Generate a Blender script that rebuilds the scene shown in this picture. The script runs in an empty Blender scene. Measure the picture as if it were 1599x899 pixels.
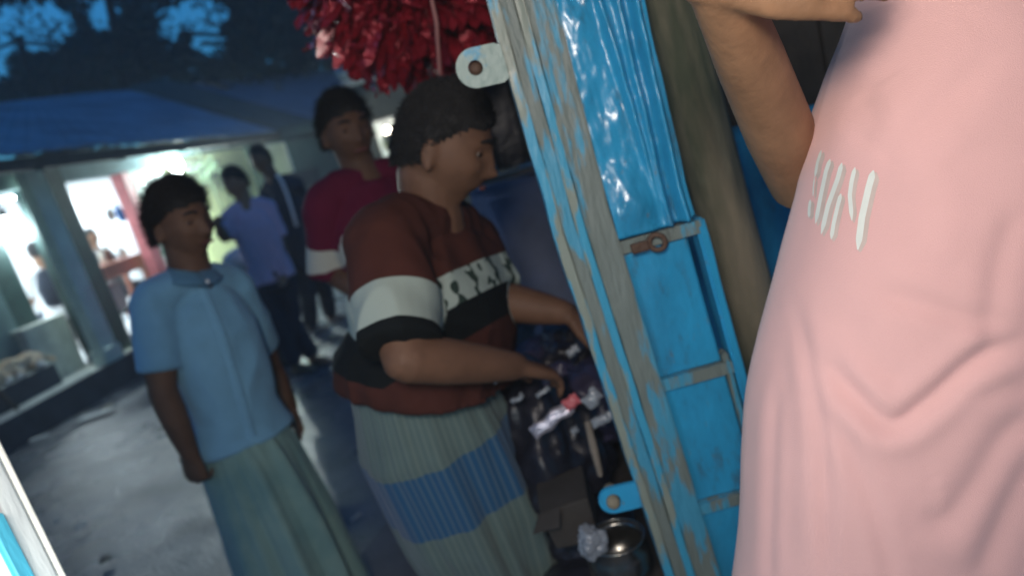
import bpy, bmesh, math, random
import numpy as np
from mathutils import Vector, Matrix, noise
from mathutils.bvhtree import BVHTree
random.seed(7); rng = np.random.default_rng(7)
S = bpy.context.scene
COL = S.collection
R = math.radians
PI = math.pi

# ---------------------------------------------------------------- camera
EYE = Vector((0, 0, 1.45)); FPX = 1050.0; PITCH = R(13.4); ROLL = math.atan(.277)
fw = Vector((0, math.cos(PITCH), -math.sin(PITCH)))
r0 = Vector((1, 0, 0)); u0 = r0.cross(fw)
cr = r0*math.cos(ROLL) - u0*math.sin(ROLL)
cu = r0*math.sin(ROLL) + u0*math.cos(ROLL)
cam_d = bpy.data.cameras.new('camera'); cam = bpy.data.objects.new('camera', cam_d); COL.objects.link(cam)
cam.matrix_world = Matrix(((cr.x, cu.x, -fw.x, EYE.x), (cr.y, cu.y, -fw.y, EYE.y), (cr.z, cu.z, -fw.z, EYE.z), (0, 0, 0, 1)))
cam_d.sensor_width = 36; cam_d.lens = 36*FPX/1599; cam_d.clip_start = .02; cam_d.clip_end = 2000
cam_d.dof.use_dof = True; cam_d.dof.focus_distance = .70; cam_d.dof.aperture_fstop = 2.9
S.camera = cam

def ray(u, v): return fw + cr*((u-800)/FPX) - cu*((v-450)/FPX)
def at(u, v, Y):
    """the place of a photograph pixel at a distance Y in front of the photographer"""
    r = ray(u, v); return EYE + r*(Y/r.y)
def onz(u, v, z=0.0):
    r = ray(u, v); return EYE + r*((z-EYE.z)/r.z)
def px(P):
    d = Vector(P)-EYE; z = d.dot(fw); return (800+FPX*d.dot(cr)/z, 450-FPX*d.dot(cu)/z)

# ---------------------------------------------------------------- world, sun, exposure
HAZE = .009
W = bpy.data.worlds.new('World'); S.world = W; W.use_nodes = True
nt = W.node_tree; nt.nodes.clear()
sky = nt.nodes.new('ShaderNodeTexSky'); sky.sky_type = 'NISHITA'; sky.sun_disc = False
SUN_EL = R(4.5); SUN_AZ = R(-60)
sky.sun_elevation = SUN_EL; sky.sun_rotation = SUN_AZ; sky.ozone_density = 6; sky.air_density = 1.0; sky.dust_density = .2
bg = nt.nodes.new('ShaderNodeBackground'); bg.inputs[1].default_value = .148
tint = nt.nodes.new('ShaderNodeMix'); tint.data_type = 'RGBA'; tint.blend_type = 'MULTIPLY'; tint.inputs[0].default_value = 1
tint.inputs[7].default_value = (.68, 1.18, 1.06, 1)
wo = nt.nodes.new('ShaderNodeOutputWorld')
nt.links.new(sky.outputs[0], tint.inputs[6]); nt.links.new(tint.outputs[2], bg.inputs[0]); nt.links.new(bg.outputs[0], wo.inputs[0])
S.view_settings.view_transform = 'Standard'; S.view_settings.look = 'None'; S.view_settings.exposure = 0.55; S.view_settings.gamma = 1

# ---------------------------------------------------------------- helpers
def put(name, me, m=None, parent=None, smooth=False):
    o = bpy.data.objects.new(name, me); COL.objects.link(o)
    if m is not None:
        for k in (m if isinstance(m, (list, tuple)) else [m]): me.materials.append(k)
    if smooth: me.shade_smooth()
    if parent is not None:
        o.parent = parent; o.matrix_parent_inverse = parent.matrix_world.inverted() if False else Matrix.Translation(-parent.location)
    return o
def obj(name, bm, m=None, parent=None, smooth=False):
    me = bpy.data.meshes.new(name)
    bmesh.ops.recalc_face_normals(bm, faces=bm.faces)
    bm.to_mesh(me); bm.free()
    return put(name, me, m, parent, smooth)
def tag(o, label=None, cat=None, group=None, kind=None):
    if label: o['label'] = label
    if cat: o['category'] = cat
    if group: o['group'] = group
    if kind: o['kind'] = kind
    return o
def thing(name, loc, label, cat, group=None):
    o = bpy.data.objects.new(name, None); COL.objects.link(o); o.location = loc; o.empty_display_size = .1
    bpy.context.view_layer.update() if False else None
    return tag(o, label, cat, group)
def NB(): return bmesh.new()
def V(*a): return Vector(a)

def hexa(bm, c):
    """box from eight corners: 4 lower (ccw), 4 upper"""
    vs = [bm.verts.new(p) for p in c]
    for f in ((3,2,1,0), (4,5,6,7), (0,1,5,4), (1,2,6,5), (2,3,7,6), (3,0,4,7)): bm.faces.new([vs[i] for i in f])
    return vs
def box(bm, x0, x1, y0, y1, z0, z1):
    return hexa(bm, [V(x0,y0,z0), V(x1,y0,z0), V(x1,y1,z0), V(x0,y1,z0), V(x0,y0,z1), V(x1,y0,z1), V(x1,y1,z1), V(x0,y1,z1)])
def bevel(bm, w, seg=2):
    bmesh.ops.bevel(bm, geom=list(bm.edges), offset=w, segments=seg, profile=.5, affect='EDGES', clamp_overlap=True)
def frame_at(d, ref):
    d = d.normalized(); x = ref - d*ref.dot(d)
    if x.length < 1e-5: x = d.orthogonal()
    x.normalize(); return x, d.cross(x)
def loft(bm, pts, rx, ry, lat, n=20, cap=.35, ph=None, sq=2.0):
    """closed tube through pts; rx along lat, ry across; rounded ends"""
    pts = [Vector(p) for p in pts]; k = len(pts)
    rings = []
    def ring(c, x, y, a, b):
        out = []
        for i in range(n):
            t = 2*PI*i/n; ct, st = math.cos(t), math.sin(t)
            s = (abs(ct)**sq+abs(st)**sq)**(-1/sq)
            out.append(bm.verts.new(c+x*(a*ct*s)+y*(b*st*s)))
        return out
    lats = lat if isinstance(lat, list) else [lat]*k
    fr = []
    for i in range(k):
        d = pts[min(i+1, k-1)]-pts[max(i-1, 0)]
        x, y = frame_at(d, lats[i]); fr.append((x, y, d.normalized()))
    def R_(a, i): return a[i] if isinstance(a, (list, tuple)) else a
    for i in range(k):
        x, y, d = fr[i]; a, b = R_(rx, i), R_(ry, i)
        if i == 0 and cap:
            m = min(a, b)*cap*2
            rings.append(ring(pts[0]-d*m*.9, x, y, a*.35, b*.35)); rings.append(ring(pts[0]-d*m*.6, x, y, a*.78, b*.78))
        rings.append(ring(pts[i], x, y, a, b))
        if i == k-1 and cap:
            m = min(a, b)*cap*2
            rings.append(ring(pts[i]+d*m*.6, x, y, a*.78, b*.78)); rings.append(ring(pts[i]+d*m*.9, x, y, a*.35, b*.35))
    for A, B in zip(rings, rings[1:]):
        for i in range(n):
            j = (i+1) % n; bm.faces.new((A[i], A[j], B[j], B[i]))
    bm.faces.new(rings[0][::-1]); bm.faces.new(rings[-1])
    return rings
def tube(bm, pts, r, n=10, cap=.5):
    d = Vector(pts[-1])-Vector(pts[0]); return loft(bm, pts, r, r, d.orthogonal().normalized(), n, cap)
def ball(bm, c, r, seg=16, M=None):
    m = Matrix.Translation(c) @ (M or Matrix.Identity(4)) @ Matrix.Diagonal((*(r if isinstance(r, (tuple, list)) else (r, r, r)), 1))
    bmesh.ops.create_uvsphere(bm, u_segments=seg, v_segments=seg*2//3, radius=1, matrix=m)
def remeshed(bm, voxel, smooth=4, fac=.5):
    me = bpy.data.meshes.new('tmp'); bmesh.ops.recalc_face_normals(bm, faces=bm.faces); bm.to_mesh(me); bm.free()
    o = bpy.data.objects.new('tmp', me); COL.objects.link(o)
    r = o.modifiers.new('r', 'REMESH'); r.mode = 'VOXEL'; r.voxel_size = voxel; r.use_smooth_shade = True
    if smooth: s = o.modifiers.new('s', 'SMOOTH'); s.factor = fac; s.iterations = smooth
    dg = bpy.context.evaluated_depsgraph_get()
    out = bpy.data.meshes.new_from_object(o.evaluated_get(dg))
    bpy.data.objects.remove(o); bpy.data.meshes.remove(me)
    out.materials.clear(); out.shade_smooth()
    return out
def mesh_co(me):
    a = np.empty(len(me.vertices)*3); me.vertices.foreach_get('co', a); return a.reshape(-1, 3)
def mesh_no(me):
    a = np.empty(len(me.vertices)*3); me.vertex_normals.foreach_get('vector', a); return a.reshape(-1, 3)
def set_co(me, a): me.vertices.foreach_set('co', a.ravel()); me.update()
def vnoise(P, sc, seed=0.0, oct=2):
    out = np.empty(len(P))
    for i, p in enumerate(P):
        out[i] = noise.fractal(Vector((p[0]*sc[0]+seed, p[1]*sc[1]+seed*.7, p[2]*sc[2]-seed)), 1.0, 2.0, oct)
    return out

# ---------------------------------------------------------------- materials
def mat(name, col, rough=.8, var=.25, scale=8, bump=.0, bscale=60, metal=0, spec=.5, col2=None, stretch=None, sss=0, mixlo=.4, mixhi=.65, emit=0, coat=0, wave=None, sheen=0):
    m = bpy.data.materials.new(name); m.use_nodes = True; t = m.node_tree; b = t.nodes['Principled BSDF']
    tc = t.nodes.new('ShaderNodeTexCoord'); mp = t.nodes.new('ShaderNodeMapping'); t.links.new(tc.outputs['Object'], mp.inputs[0])
    if stretch: mp.inputs['Scale'].default_value = stretch
    n = t.nodes.new('ShaderNodeTexNoise'); n.inputs['Scale'].default_value = scale; n.inputs['Detail'].default_value = 6; n.inputs['Roughness'].default_value = .6
    t.links.new(mp.outputs[0], n.inputs[0])
    mr = t.nodes.new('ShaderNodeMapRange'); mr.inputs[1].default_value = mixlo; mr.inputs[2].default_value = mixhi
    t.links.new(n.outputs[0], mr.inputs[0])
    mx = t.nodes.new('ShaderNodeMix'); mx.data_type = 'RGBA'; t.links.new(mr.outputs[0], mx.inputs[0])
    c2 = col2 or tuple(c*(1-var) for c in col)
    mx.inputs[6].default_value = (*col, 1); mx.inputs[7].default_value = (*c2, 1)
    t.links.new(mx.outputs[2], b.inputs['Base Color'])
    b.inputs['Roughness'].default_value = rough; b.inputs['Metallic'].default_value = metal
    b.inputs['Specular IOR Level'].default_value = spec
    if coat: b.inputs['Coat Weight'].default_value = coat; b.inputs['Coat Roughness'].default_value = .12
    if sheen: b.inputs['Sheen Weight'].default_value = sheen
    if sss: b.inputs['Subsurface Weight'].default_value = sss; b.inputs['Subsurface Radius'].default_value = (.012, .005, .003); b.inputs['Subsurface Scale'].default_value = 1
    if bump:
        n2 = t.nodes.new('ShaderNodeTexNoise'); n2.inputs['Scale'].default_value = bscale; n2.inputs['Detail'].default_value = 5
        t.links.new(mp.outputs[0], n2.inputs[0])
        bp = t.nodes.new('ShaderNodeBump'); bp.inputs['Strength'].default_value = bump; bp.inputs['Distance'].default_value = .01
        t.links.new(n2.outputs[0], bp.inputs['Height']); t.links.new(bp.outputs[0], b.inputs['Normal'])
    if emit:
        b.inputs['Emission Color'].default_value = (*col, 1); b.inputs['Emission Strength'].default_value = emit
    return m
def nodes_of(m): return m.node_tree, m.node_tree.nodes['Principled BSDF']

M = {}
M['skin'] = mat('skin_brown', (.30, .165, .10), .55, .2, 20, .06, 180, sss=.06)
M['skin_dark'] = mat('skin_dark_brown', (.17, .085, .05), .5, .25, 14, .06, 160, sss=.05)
M['skin_warm'] = mat('skin_warm_brown', (.36, .19, .10), .5, .32, 11, .12, 120, sss=.08)
M['hair'] = mat('black_hair', (.010, .009, .010), .75, .4, 60)
M['eye'] = mat('eye_white', (.20, .17, .15), .6, .1, spec=.2)
M['iris'] = mat('eye_dark', (.02, .012, .01), .5, .1, spec=.2)
M['lip'] = mat('lip_skin', (.2, .07, .06), .45, .2)
M['blue_shirt'] = mat('pale_blue_cotton', (.22, .47, .66), .9, .10, 14, .35, 420, sheen=.2)
M['pink'] = mat('pink_cotton_knit', (.86, .50, .47), .92, .05, 6, .22, 900, sheen=.25)
M['green_lungi'] = mat('grey_green_lungi_cloth', (.24, .42, .34), .9, .25, 9, .3, 300, col2=(.17, .32, .30))
M['lilac'] = mat('lilac_shirt_cloth', (.68, .46, .60), .9, .15)
M['navy'] = mat('dark_navy_cloth', (.022, .03, .05), .85, .3)
M['charcoal'] = mat('charcoal_trouser_cloth', (.03, .032, .05), .85, .3)
M['white'] = mat('white_cloth', (.72, .74, .75), .85, .1)
M['grey_cloth'] = mat('grey_cloth', (.25, .27, .31), .9, .2)
M['rubber'] = mat('sandal_rubber', (.03, .03, .03), .6, .2)
M['pale_rubber'] = mat('pale_sandal_rubber', (.55, .56, .55), .6, .2)

# ---------------------------------------------------------------- human builder
def head_bm(bm, c, f, up, s=1.0, bite=0):
    """a face-carrying head around c, looking along f"""
    f = f.normalized(); up = (up-f*up.dot(f)).normalized(); rt = f.cross(up)
    Mx = Matrix((rt, f, up)).transposed()
    seg, rg = 72, 54
    G = lambda p, q, sx, sy, sz: math.exp(-((p[0]-q[0])/sx)**2-((p[1]-q[1])/sy)**2-((p[2]-q[2])/sz)**2)
    rows = []
    for i in range(rg+1):
        th = PI*i/rg; row = []
        for j in range(seg):
            ph = 2*PI*j/seg
            d = (math.sin(th)*math.cos(ph), math.sin(th)*math.sin(ph), math.cos(th))
            x, y, z = d[0]*.077, d[1]*.098, d[2]*.118
            if z < 0:
                t = -z/.118
                x *= 1-.34*t**1.6
                if y < 0: y *= 1-.35*t; 
                else: y *= 1-.10*t
            p = (x, y, z)
            a = 0
            ax = abs(x); pa = (ax, y, z)
            a += .010*G(pa, (0, .07, -.10), .028, .04, .022)
            a += .004*G(pa, (.045, .06, -.07), .02, .04, .03)
            a += .026*G(pa, (0, .100, -.026), .011, .05, .012)+.013*G(pa, (0, .1, -.006), .009, .05, .022)
            a += .008*G(pa, (.013, .1, -.029), .008, .05, .008)
            a -= .012*G(pa, (.031, .09, .012), .016, .05, .012)
            a += .005*G(pa, (.028, .09, .034), .024, .05, .009)
            a += .006*G(pa, (.048, .07, -.018), .018, .05, .018)
            a += .010*G(pa, (0, .095, -.055), .022, .05, .009)
            a -= .006*G(pa, (0, .095, -.056), .022, .05, .0028)
            a -= .004*G(pa, (0, .09, -.075), .02, .05, .007)
            y2 = y+a*.95; x2 = x*(1+a*1.2)
            row.append(bm.verts.new(c+Mx@Vector((x2*s, y2*s, z*s))))
        rows.append(row)
    for A, B in zip(rows[1:], rows[2:-1]):
        for j in range(seg):
            k = (j+1) % seg; bm.faces.new((A[j], B[j], B[k], A[k]))
    bm.faces.new(rows[1]); bm.faces.new(rows[-2][::-1])
    for i in (0, -1):
        for v in rows[i]: bm.verts.remove(v)
    for sx in (-1, 1):      # ears
        e = c+Mx@Vector((sx*.079*s, -.006*s, -.008*s))
        rotm = (Mx @ Matrix.Rotation(sx*.35, 3, 'Z')).to_4x4()
        ball(bm, e, (.009*s, .019*s, .031*s), 14, rotm)
        ball(bm, e+Mx@Vector((sx*.006*s, .002*s, -.022*s)), (.007*s, .010*s, .012*s), 10, rotm)
    return Mx
def hair_bm(c, f, up, s, ntuft, length=.024, style='short', seed=1):
    f = f.normalized(); up = (up-f*up.dot(f)).normalized(); rt = f.cross(up)
    Mx = Matrix((rt, f, up)).transposed()
    bm = NB(); rd = random.Random(seed)
    def ishair(x, y, z):
        if y > .045: return z > .068-(abs(x)*.25)
        if y > -.01: return z > .012+(.045-(.045-y))*.9
        return z > -.055+(y+.098)*.35
    seg, rg = 56, 40; rows = []
    for i in range(rg+1):
        th = PI*i/rg; row = []
        for j in range(seg):
            ph = 2*PI*j/seg
            d = (math.sin(th)*math.cos(ph), math.sin(th)*math.sin(ph), math.cos(th))
            top = max(0, d[2])
            k = 1.06+(.15 if style == 'quiff' else .10)*top+.03*noise.noise(Vector(d)*5+Vector((seed, 0, 0)))
            x, y, z = d[0]*.077*k, d[1]*.098*k, d[2]*.118*(k-.01)
            h = ishair(d[0]*.077, d[1]*.098, d[2]*.118)
            if not h: x, y, z = x*.86, y*.86, z*.86
            if z < 0: x *= 1-.15*(-z/.118)
            row.append(bm.verts.new(c+Mx@Vector((x*s, y*s, z*s))))
        rows.append(row)
    for A, B in zip(rows[1:], rows[2:-1]):
        for j in range(seg):
            q = (j+1) % seg; bm.faces.new((A[j], B[j], B[q], A[q]))
    bm.faces.new(rows[1])
    for v in rows[0]+rows[-1]: bm.verts.remove(v)
    cnt = 0
    while cnt < ntuft:
        d = Vector((rd.gauss(0, 1), rd.gauss(0, 1), rd.gauss(0, 1))).normalized()
        p = Vector((d.x*.077, d.y*.098, d.z*.118))
        if not ishair(*p): continue
        cnt += 1
        k = 1.06+(.15 if style == 'quiff' else .10)*max(0, d.z)
        base = p*k*.985
        flow = Vector((d.x*.3+.25, -.35 if d.y > .35 else (.25 if style == 'quiff' else .0), (.35 if d.y > .35 else -.5)+.4*max(0, d.z)))
        dirn = (d*((.15 if style == 'short' else .45)+.5*rd.random())+flow*1.2+Vector((rd.uniform(-.5, .5), rd.uniform(-.5, .5), rd.uniform(-.3, .3)))).normalized()
        L = length*(.6+.9*rd.random()); w = .0019
        side = dirn.orthogonal().normalized()*w; s2 = dirn.cross(side)
        tip = base+dirn*L; 
        a = [bm.verts.new(c+Mx@((base+q)*s)) for q in (side, -side*.5+s2*.8, -side*.5-s2*.8)]
        tv = bm.verts.new(c+Mx@(tip*s))
        for i in range(3): bm.faces.new((a[i], a[(i+1) % 3], tv))
    return bm
def hand_bm(bm, w, d, n, side, curl=.5, s=1.0, spread=.06, thumb=.5):
    """w wrist, d direction of the hand, n the way the palm faces, side +1/-1 puts the thumb"""
    d = d.normalized(); n = (n-d*n.dot(d)).normalized(); lat = d.cross(n)*side
    loft(bm, [w-d*.02*s, w+d*.02*s, w+d*.055*s, w+d*.09*s], [.026*s, .032*s, .040*s, .041*s], [.020*s, .018*s, .016*s, .013*s], lat, 16, .3, sq=2.6)
    for i, (o, L) in enumerate(((.031, .068), (.011, .078), (-.010, .072), (-.030, .056))):
        p = w+d*(.088-.004*abs(i-1))*s+lat*o*s
        c = curl*(.75+.15*i); ang = c*.5; pts = [p]; rr = [.0095*s]
        for k, fr in enumerate((.45, .31, .24)):
            dd = (d*math.cos(ang)+n*math.sin(ang)+lat*(o*spread*20)*.4).normalized()
            p = p+dd*L*fr*s*1.05; pts.append(p); rr.append((.0088-.0011*k)*s); ang += c
        loft(bm, pts, rr, rr, lat, 10, .5)
    p = w+d*.022*s+lat*.028*s; pts = [p]; rr = [.014*s]; dd = (d*.75+lat*(.75-.5*thumb)+n*(.2+.5*thumb)).normalized()
    for k, L in enumerate((.038, .030, .025)):
        p = p+dd*L*s; pts.append(p); rr.append((.0115-.0012*k)*s); dd = (dd+d*.25-lat*.15*thumb).normalized()
    loft(bm, pts, rr, rr, n, 10, .5)
def mid(a, b, t=.5): return a*(1-t)+b*t
def body_lofts(bm, J, s, grow=0.0, legs=True, chest=1.0, belly=1.0, lo=0, hi=6, headon=True):
    """torso between pelvis and neck"""
    shc = mid(J['shL'], J['shR']); hc = mid(J['hipL'], J['hipR'])
    latS = (J['shR']-J['shL']).normalized(); latH = (J['hipR']-J['hipL']).normalized()
    half = max((J['shR']-J['shL']).length/2, .13*s)
    ax = (shc-hc)
    fwd = latS.cross(ax).normalized()  # may point either way; used with belly sign below
    if fwd.dot(J['front']) < 0: fwd = -fwd
    P = [hc-ax*.10, hc+ax*.06, hc+ax*.28+fwd*.012*s*belly, hc+ax*.50+fwd*.016*s*belly, hc+ax*.76+fwd*.012*s, hc+ax*.94, hc+ax*1.04]
    rx = [.135, .150, .148*belly, .150*(.5+.5*belly), .172*chest, .150*chest, .085]
    ry = [.10, .115*(.7+.3*belly), .105*belly, .112*(.4+.6*belly), .118*chest, .090, .062]
    sl = slice(lo, hi+1)
    kw = min(1.0, J.get('wide', 1.0))*.97; loft(bm, P[sl], [r*s*kw+grow for r in rx][sl], [r*s*kw+grow for r in ry][sl], [latH.lerp(latS, t).normalized() for t in (0, 0, .3, .55, .9, 1, 1)][sl], 28, .35, sq=2.25)
    return P
def limb(bm, a, b, ra, rb, bulge=1.08, lat=None, n=16):
    d = b-a; lat = lat or d.orthogonal().normalized()
    loft(bm, [a, mid(a, b, .33), mid(a, b, .7), b], [ra, (ra*.7+rb*.3)*bulge, (ra*.35+rb*.65)*bulge*.98, rb], [ra, (ra*.7+rb*.3)*bulge, (ra*.35+rb*.65)*bulge*.98, rb], lat, n, .5)
def foot_bm(bm, an, d, s):
    d = Vector((d.x, d.y, 0)).normalized(); lat = Vector((d.y, -d.x, 0))
    z = an.z
    heel = Vector((an.x, an.y, 0))-d*.035*s
    b = lambda t, h: heel+d*t*s+Vector((0, 0, h*s))
    loft(bm, [b(0, .03), b(.06, .038), b(.13, .030), b(.20, .018), b(.235, .014)], [.026*s, .033*s, .040*s, .043*s, .030*s], [.028*s, .036*s, .028*s, .016*s, .010*s], lat, 14, .4)
    limb(bm, an, b(.05, .04), .036*s, .034*s)
for k_ in ('skin', 'skin_dark', 'skin_warm'):
    b_ = nodes_of(M[k_])[1]; b_.inputs['Roughness'].default_value = .62; b_.inputs['Specular IOR Level'].default_value = .35
def make_body(J, s, voxel, arms=True, legs=True, build=1.0, hands=True, ll=True):
    bm = NB()
    body_lofts(bm, J, s, 0, chest=build*.96, belly=J.get('bodybelly', J.get('belly', 1.0)*.94))
    nb = mid(J['shL'], J['shR'])+(J['head']-mid(J['shL'], J['shR']))*.12
    hd = J['head']-J['up'].normalized()*.055*s-J['face'].normalized()*.018*s
    loft(bm, [nb-(hd-nb)*.2, mid(nb, hd, .5), hd], [.080*s*build, .060*s*build, .060*s*build], [.076*s*build, .060*s*build, .064*s*build], (J['shR']-J['shL']).normalized(), 18, .4)
    head_bm(bm, J['head'], J['face'], J['up'], J.get('hs', s))
    for q in 'LR':
        if 'el'+q in J:
            sh, el, wr = J['sh'+q], J['el'+q], J['wr'+q]; b = build
            ball(bm, sh, .056*s*b, 14)
            limb(bm, sh, el, .052*s*b, .040*s*b); limb(bm, el, wr, .041*s*b, .027*s*b, 1.12)
            if hands:
                hd_ = J.get('hd'+q, wr-el); hn = J.get('hn'+q, J['front'])
                hand_bm(bm, wr, hd_, hn, J.get('hs'+q, 1), J.get('curl'+q, .5), s*.98, thumb=J.get('th'+q, .5))
        if legs and 'kn'+q in J:
            limb(bm, J['hip'+q]+V(0, 0, -.06), J['kn'+q], .074*s*build, .055*s*build, 1.05); limb(bm, J['kn'+q], J['an'+q], .056*s*build, .036*s*build, 1.12)
            foot_bm(bm, J['an'+q], J.get('toe'+q, J['front']), s)
    return remeshed(bm, voxel, 3)
def wrinkle(me, amp, seed, sc=(9, 9, 4)):
    co = mesh_co(me); no = mesh_no(me)
    n = vnoise(co, sc, seed, 2); n = 1-np.abs(n)*2.6
    set_co(me, co+no*(np.clip(n, -1, 1)*amp)[:, None])
def seg_dist(P, a, b):
    a, b = np.array(a), np.array(b); d = b-a; t = np.clip(((P-a)@d)/(d@d), 0, 1)
    return np.linalg.norm(P-(a+t[:, None]*d), axis=1), t*np.linalg.norm(d)
def make_shirt(J, s, voxel, sleeve=.62, grow=.014, build=1.0, amp=.004, seed=3.0, hem=-.12, open_front=False, longs=False, sg=.018):
    bm = NB(); B = J.get('belly', 1.0)
    shc = mid(J['shL'], J['shR']); hc = mid(J['hipL'], J['hipR']); ax = shc-hc
    latS = (J['shR']-J['shL']).normalized(); latH = (J['hipR']-J['hipL']).normalized()
    fwd = latS.cross(ax).normalized(); fwd = -fwd if fwd.dot(J['front']) < 0 else fwd
    h1 = max(.06, hem+.08); h2 = max(.28, hem+.17); P = [hc+ax*hem, hc+ax*h1, hc+ax*h2+fwd*.014*s*B, hc+ax*.50+fwd*.018*s*B, hc+ax*.76+fwd*.012*s, hc+ax*.95, hc+ax*1.06]
    kw = J.get('wide', 1.0); rx = [.192, .184*(.6+.4*B), .160*B, .162*(.5+.5*B), .176*build, .150*build, .082]; ry = [.142*B, .134*B, .120*B, .122*(.4+.6*B), .122*build, .094, .070]
    loft(bm, P, [r*s*kw+grow for r in rx], [r*s*kw+grow*.9 for r in ry], [latH.lerp(latS, t).normalized() for t in (0, 0, .3, .55, .9, 1, 1)], 32, .06, sq=2.25)
    nk = shc+(J['head']-shc)*.30
    for q in 'LR': loft(bm, [J['sh'+q]+ax*.02, mid(J['sh'+q], nk, .45)+V(0, 0, .012), nk-V(0, 0, .012)], [.055*s+grow*.6, .056*s+grow*.5, .050*s+grow*.4], [.055*s+grow*.6, .056*s+grow*.5, .05*s+grow*.4], ax.normalized(), 18, .3)
    for q in 'LR':
        if 'el'+q in J:
            sh, el, wr = J['sh'+q], J['el'+q], J['wr'+q]
            ball(bm, sh, .060*s*build+grow*.8, 16)
            if longs:
                limb(bm, sh, el, .056*s*build+sg*.6, .048*s*build+sg*.5); loft(bm, [el, mid(el, wr, .9)], .048*s+sg*.4, .048*s+sg*.4, (el-wr).orthogonal().normalized(), 16, .1)
            else:
                e = mid(sh, el, sleeve)
                loft(bm, [sh, mid(sh, e, .5), e], [.056*s*build+sg*.7, .057*s*build+sg*.9, .054*s*build+sg*1.3], [.056*s*build+sg*.7, .055*s*build+sg*.8, .050*s*build+sg], latS, 20, .05)
    me = remeshed(bm, voxel, 5)
    wrinkle(me, amp, seed)
    co = mesh_co(me)
    # distances along the cloth, for dyed bands
    down = -(ax.normalized()); base = np.array(shc)
    tor = (co-base)@np.array(down)
    lat = (co-base)@np.array(latS); fr = (co-base)@np.array(fwd)
    dt, _ = seg_dist(co, shc, hc); dt -= .140*s*J.get('belly', 1)*J.get('wide', 1)
    band = tor+.03*s+J.get('tilt', 0)*np.clip(fr-.03, 0, 1)
    for q in 'LR':
        if 'el'+q in J:
            da, ta = seg_dist(co, J['sh'+q], J['el'+q]); da -= .055*s
            out = ta > .02
            pick = (da < dt+.01)&(da < .045)&out&~((da > .0)&(tor > .20*s))
            band = np.where(pick, ta, band)
    at_ = me.attributes.new('band', 'FLOAT', 'POINT'); at_.data.foreach_set('value', band.astype(np.float32))
    at_ = me.attributes.new('side', 'FLOAT', 'POINT'); at_.data.foreach_set('value', lat.astype(np.float32))
    at_ = me.attributes.new('fore', 'FLOAT', 'POINT'); at_.data.foreach_set('value', fr.astype(np.float32))
    return me
def make_lungi(pts, rx, ry, lat, folds, seed, nseg=150, nr=60, amp=.014, grow=1.0, tight=0.0):
    """skirt-like wrapped cloth: a lofted tube with hanging folds; open at the bottom, with thickness"""
    pts = [Vector(p) for p in pts]; k = len(pts)
    def samp(arr, t):
        x = t*(k-1); i = min(int(x), k-2); f = x-i; f = f*f*(3-2*f)*.5+f*.5
        return arr[i]*(1-f)+arr[i+1]*f
    bm = NB(); rows = []
    x, y = frame_at(pts[-1]-pts[0], lat)
    for layer in (0, 1):
        for i in range(nr+1):
            t = i/nr if layer == 0 else 1-i/nr
            c = samp(pts, t); a = samp(rx, t); b = samp(ry, t); row = []
            for j in range(nseg):
                th = 2*PI*j/nseg
                w = 0
                for (ph, wd, am) in folds:
                    dd = (th-ph+PI) % (2*PI)-PI
                    w += am*math.exp(-(dd/wd)**2)*min(1, max(0, t-.16)*1.9)
                w += amp*noise.noise(Vector((math.cos(th)*3.2+seed, math.sin(th)*3.2, t*.9)))*(.08+1.2*t)*1.6
                w += amp*.35*noise.noise(Vector((math.cos(th)*9+seed, math.sin(th)*9, t*2.5)))
                if layer: w -= .004
                row.append(bm.verts.new(c+x*((a+w)*math.cos(th))+y*((b+w)*math.sin(th))))
            rows.append(row)
    for A, B in zip(rows, rows[1:]):
        for j in range(nseg):
            q = (j+1) % nseg; bm.faces.new((A[j], A[q], B[q], B[j]))
    A, B = rows[-1], rows[0]
    for j in range(nseg):
        q = (j+1) % nseg; bm.faces.new((A[j], A[q], B[q], B[j]))
    # vertical coordinate for the dyed pattern
    me = bpy.data.meshes.new('lungi'); n0 = nseg*(nr+1)
    bm.to_mesh(me); bm.free(); me.shade_smooth()
    v = np.zeros(len(me.vertices), np.float32); u = np.zeros_like(v)
    for l in (0, 1):
        for i in range(nr+1):
            t = i/nr if l == 0 else 1-i/nr
            s_ = (l*(nr+1)+i)*nseg; v[s_:s_+nseg] = t; u[s_:s_+nseg] = np.abs(np.arange(nseg)/nseg*2-1)
    a = me.attributes.new('down', 'FLOAT', 'POINT'); a.data.foreach_set('value', v)
    a = me.attributes.new('round', 'FLOAT', 'POINT'); a.data.foreach_set('value', u)
    return me
SKIN = [None]
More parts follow.
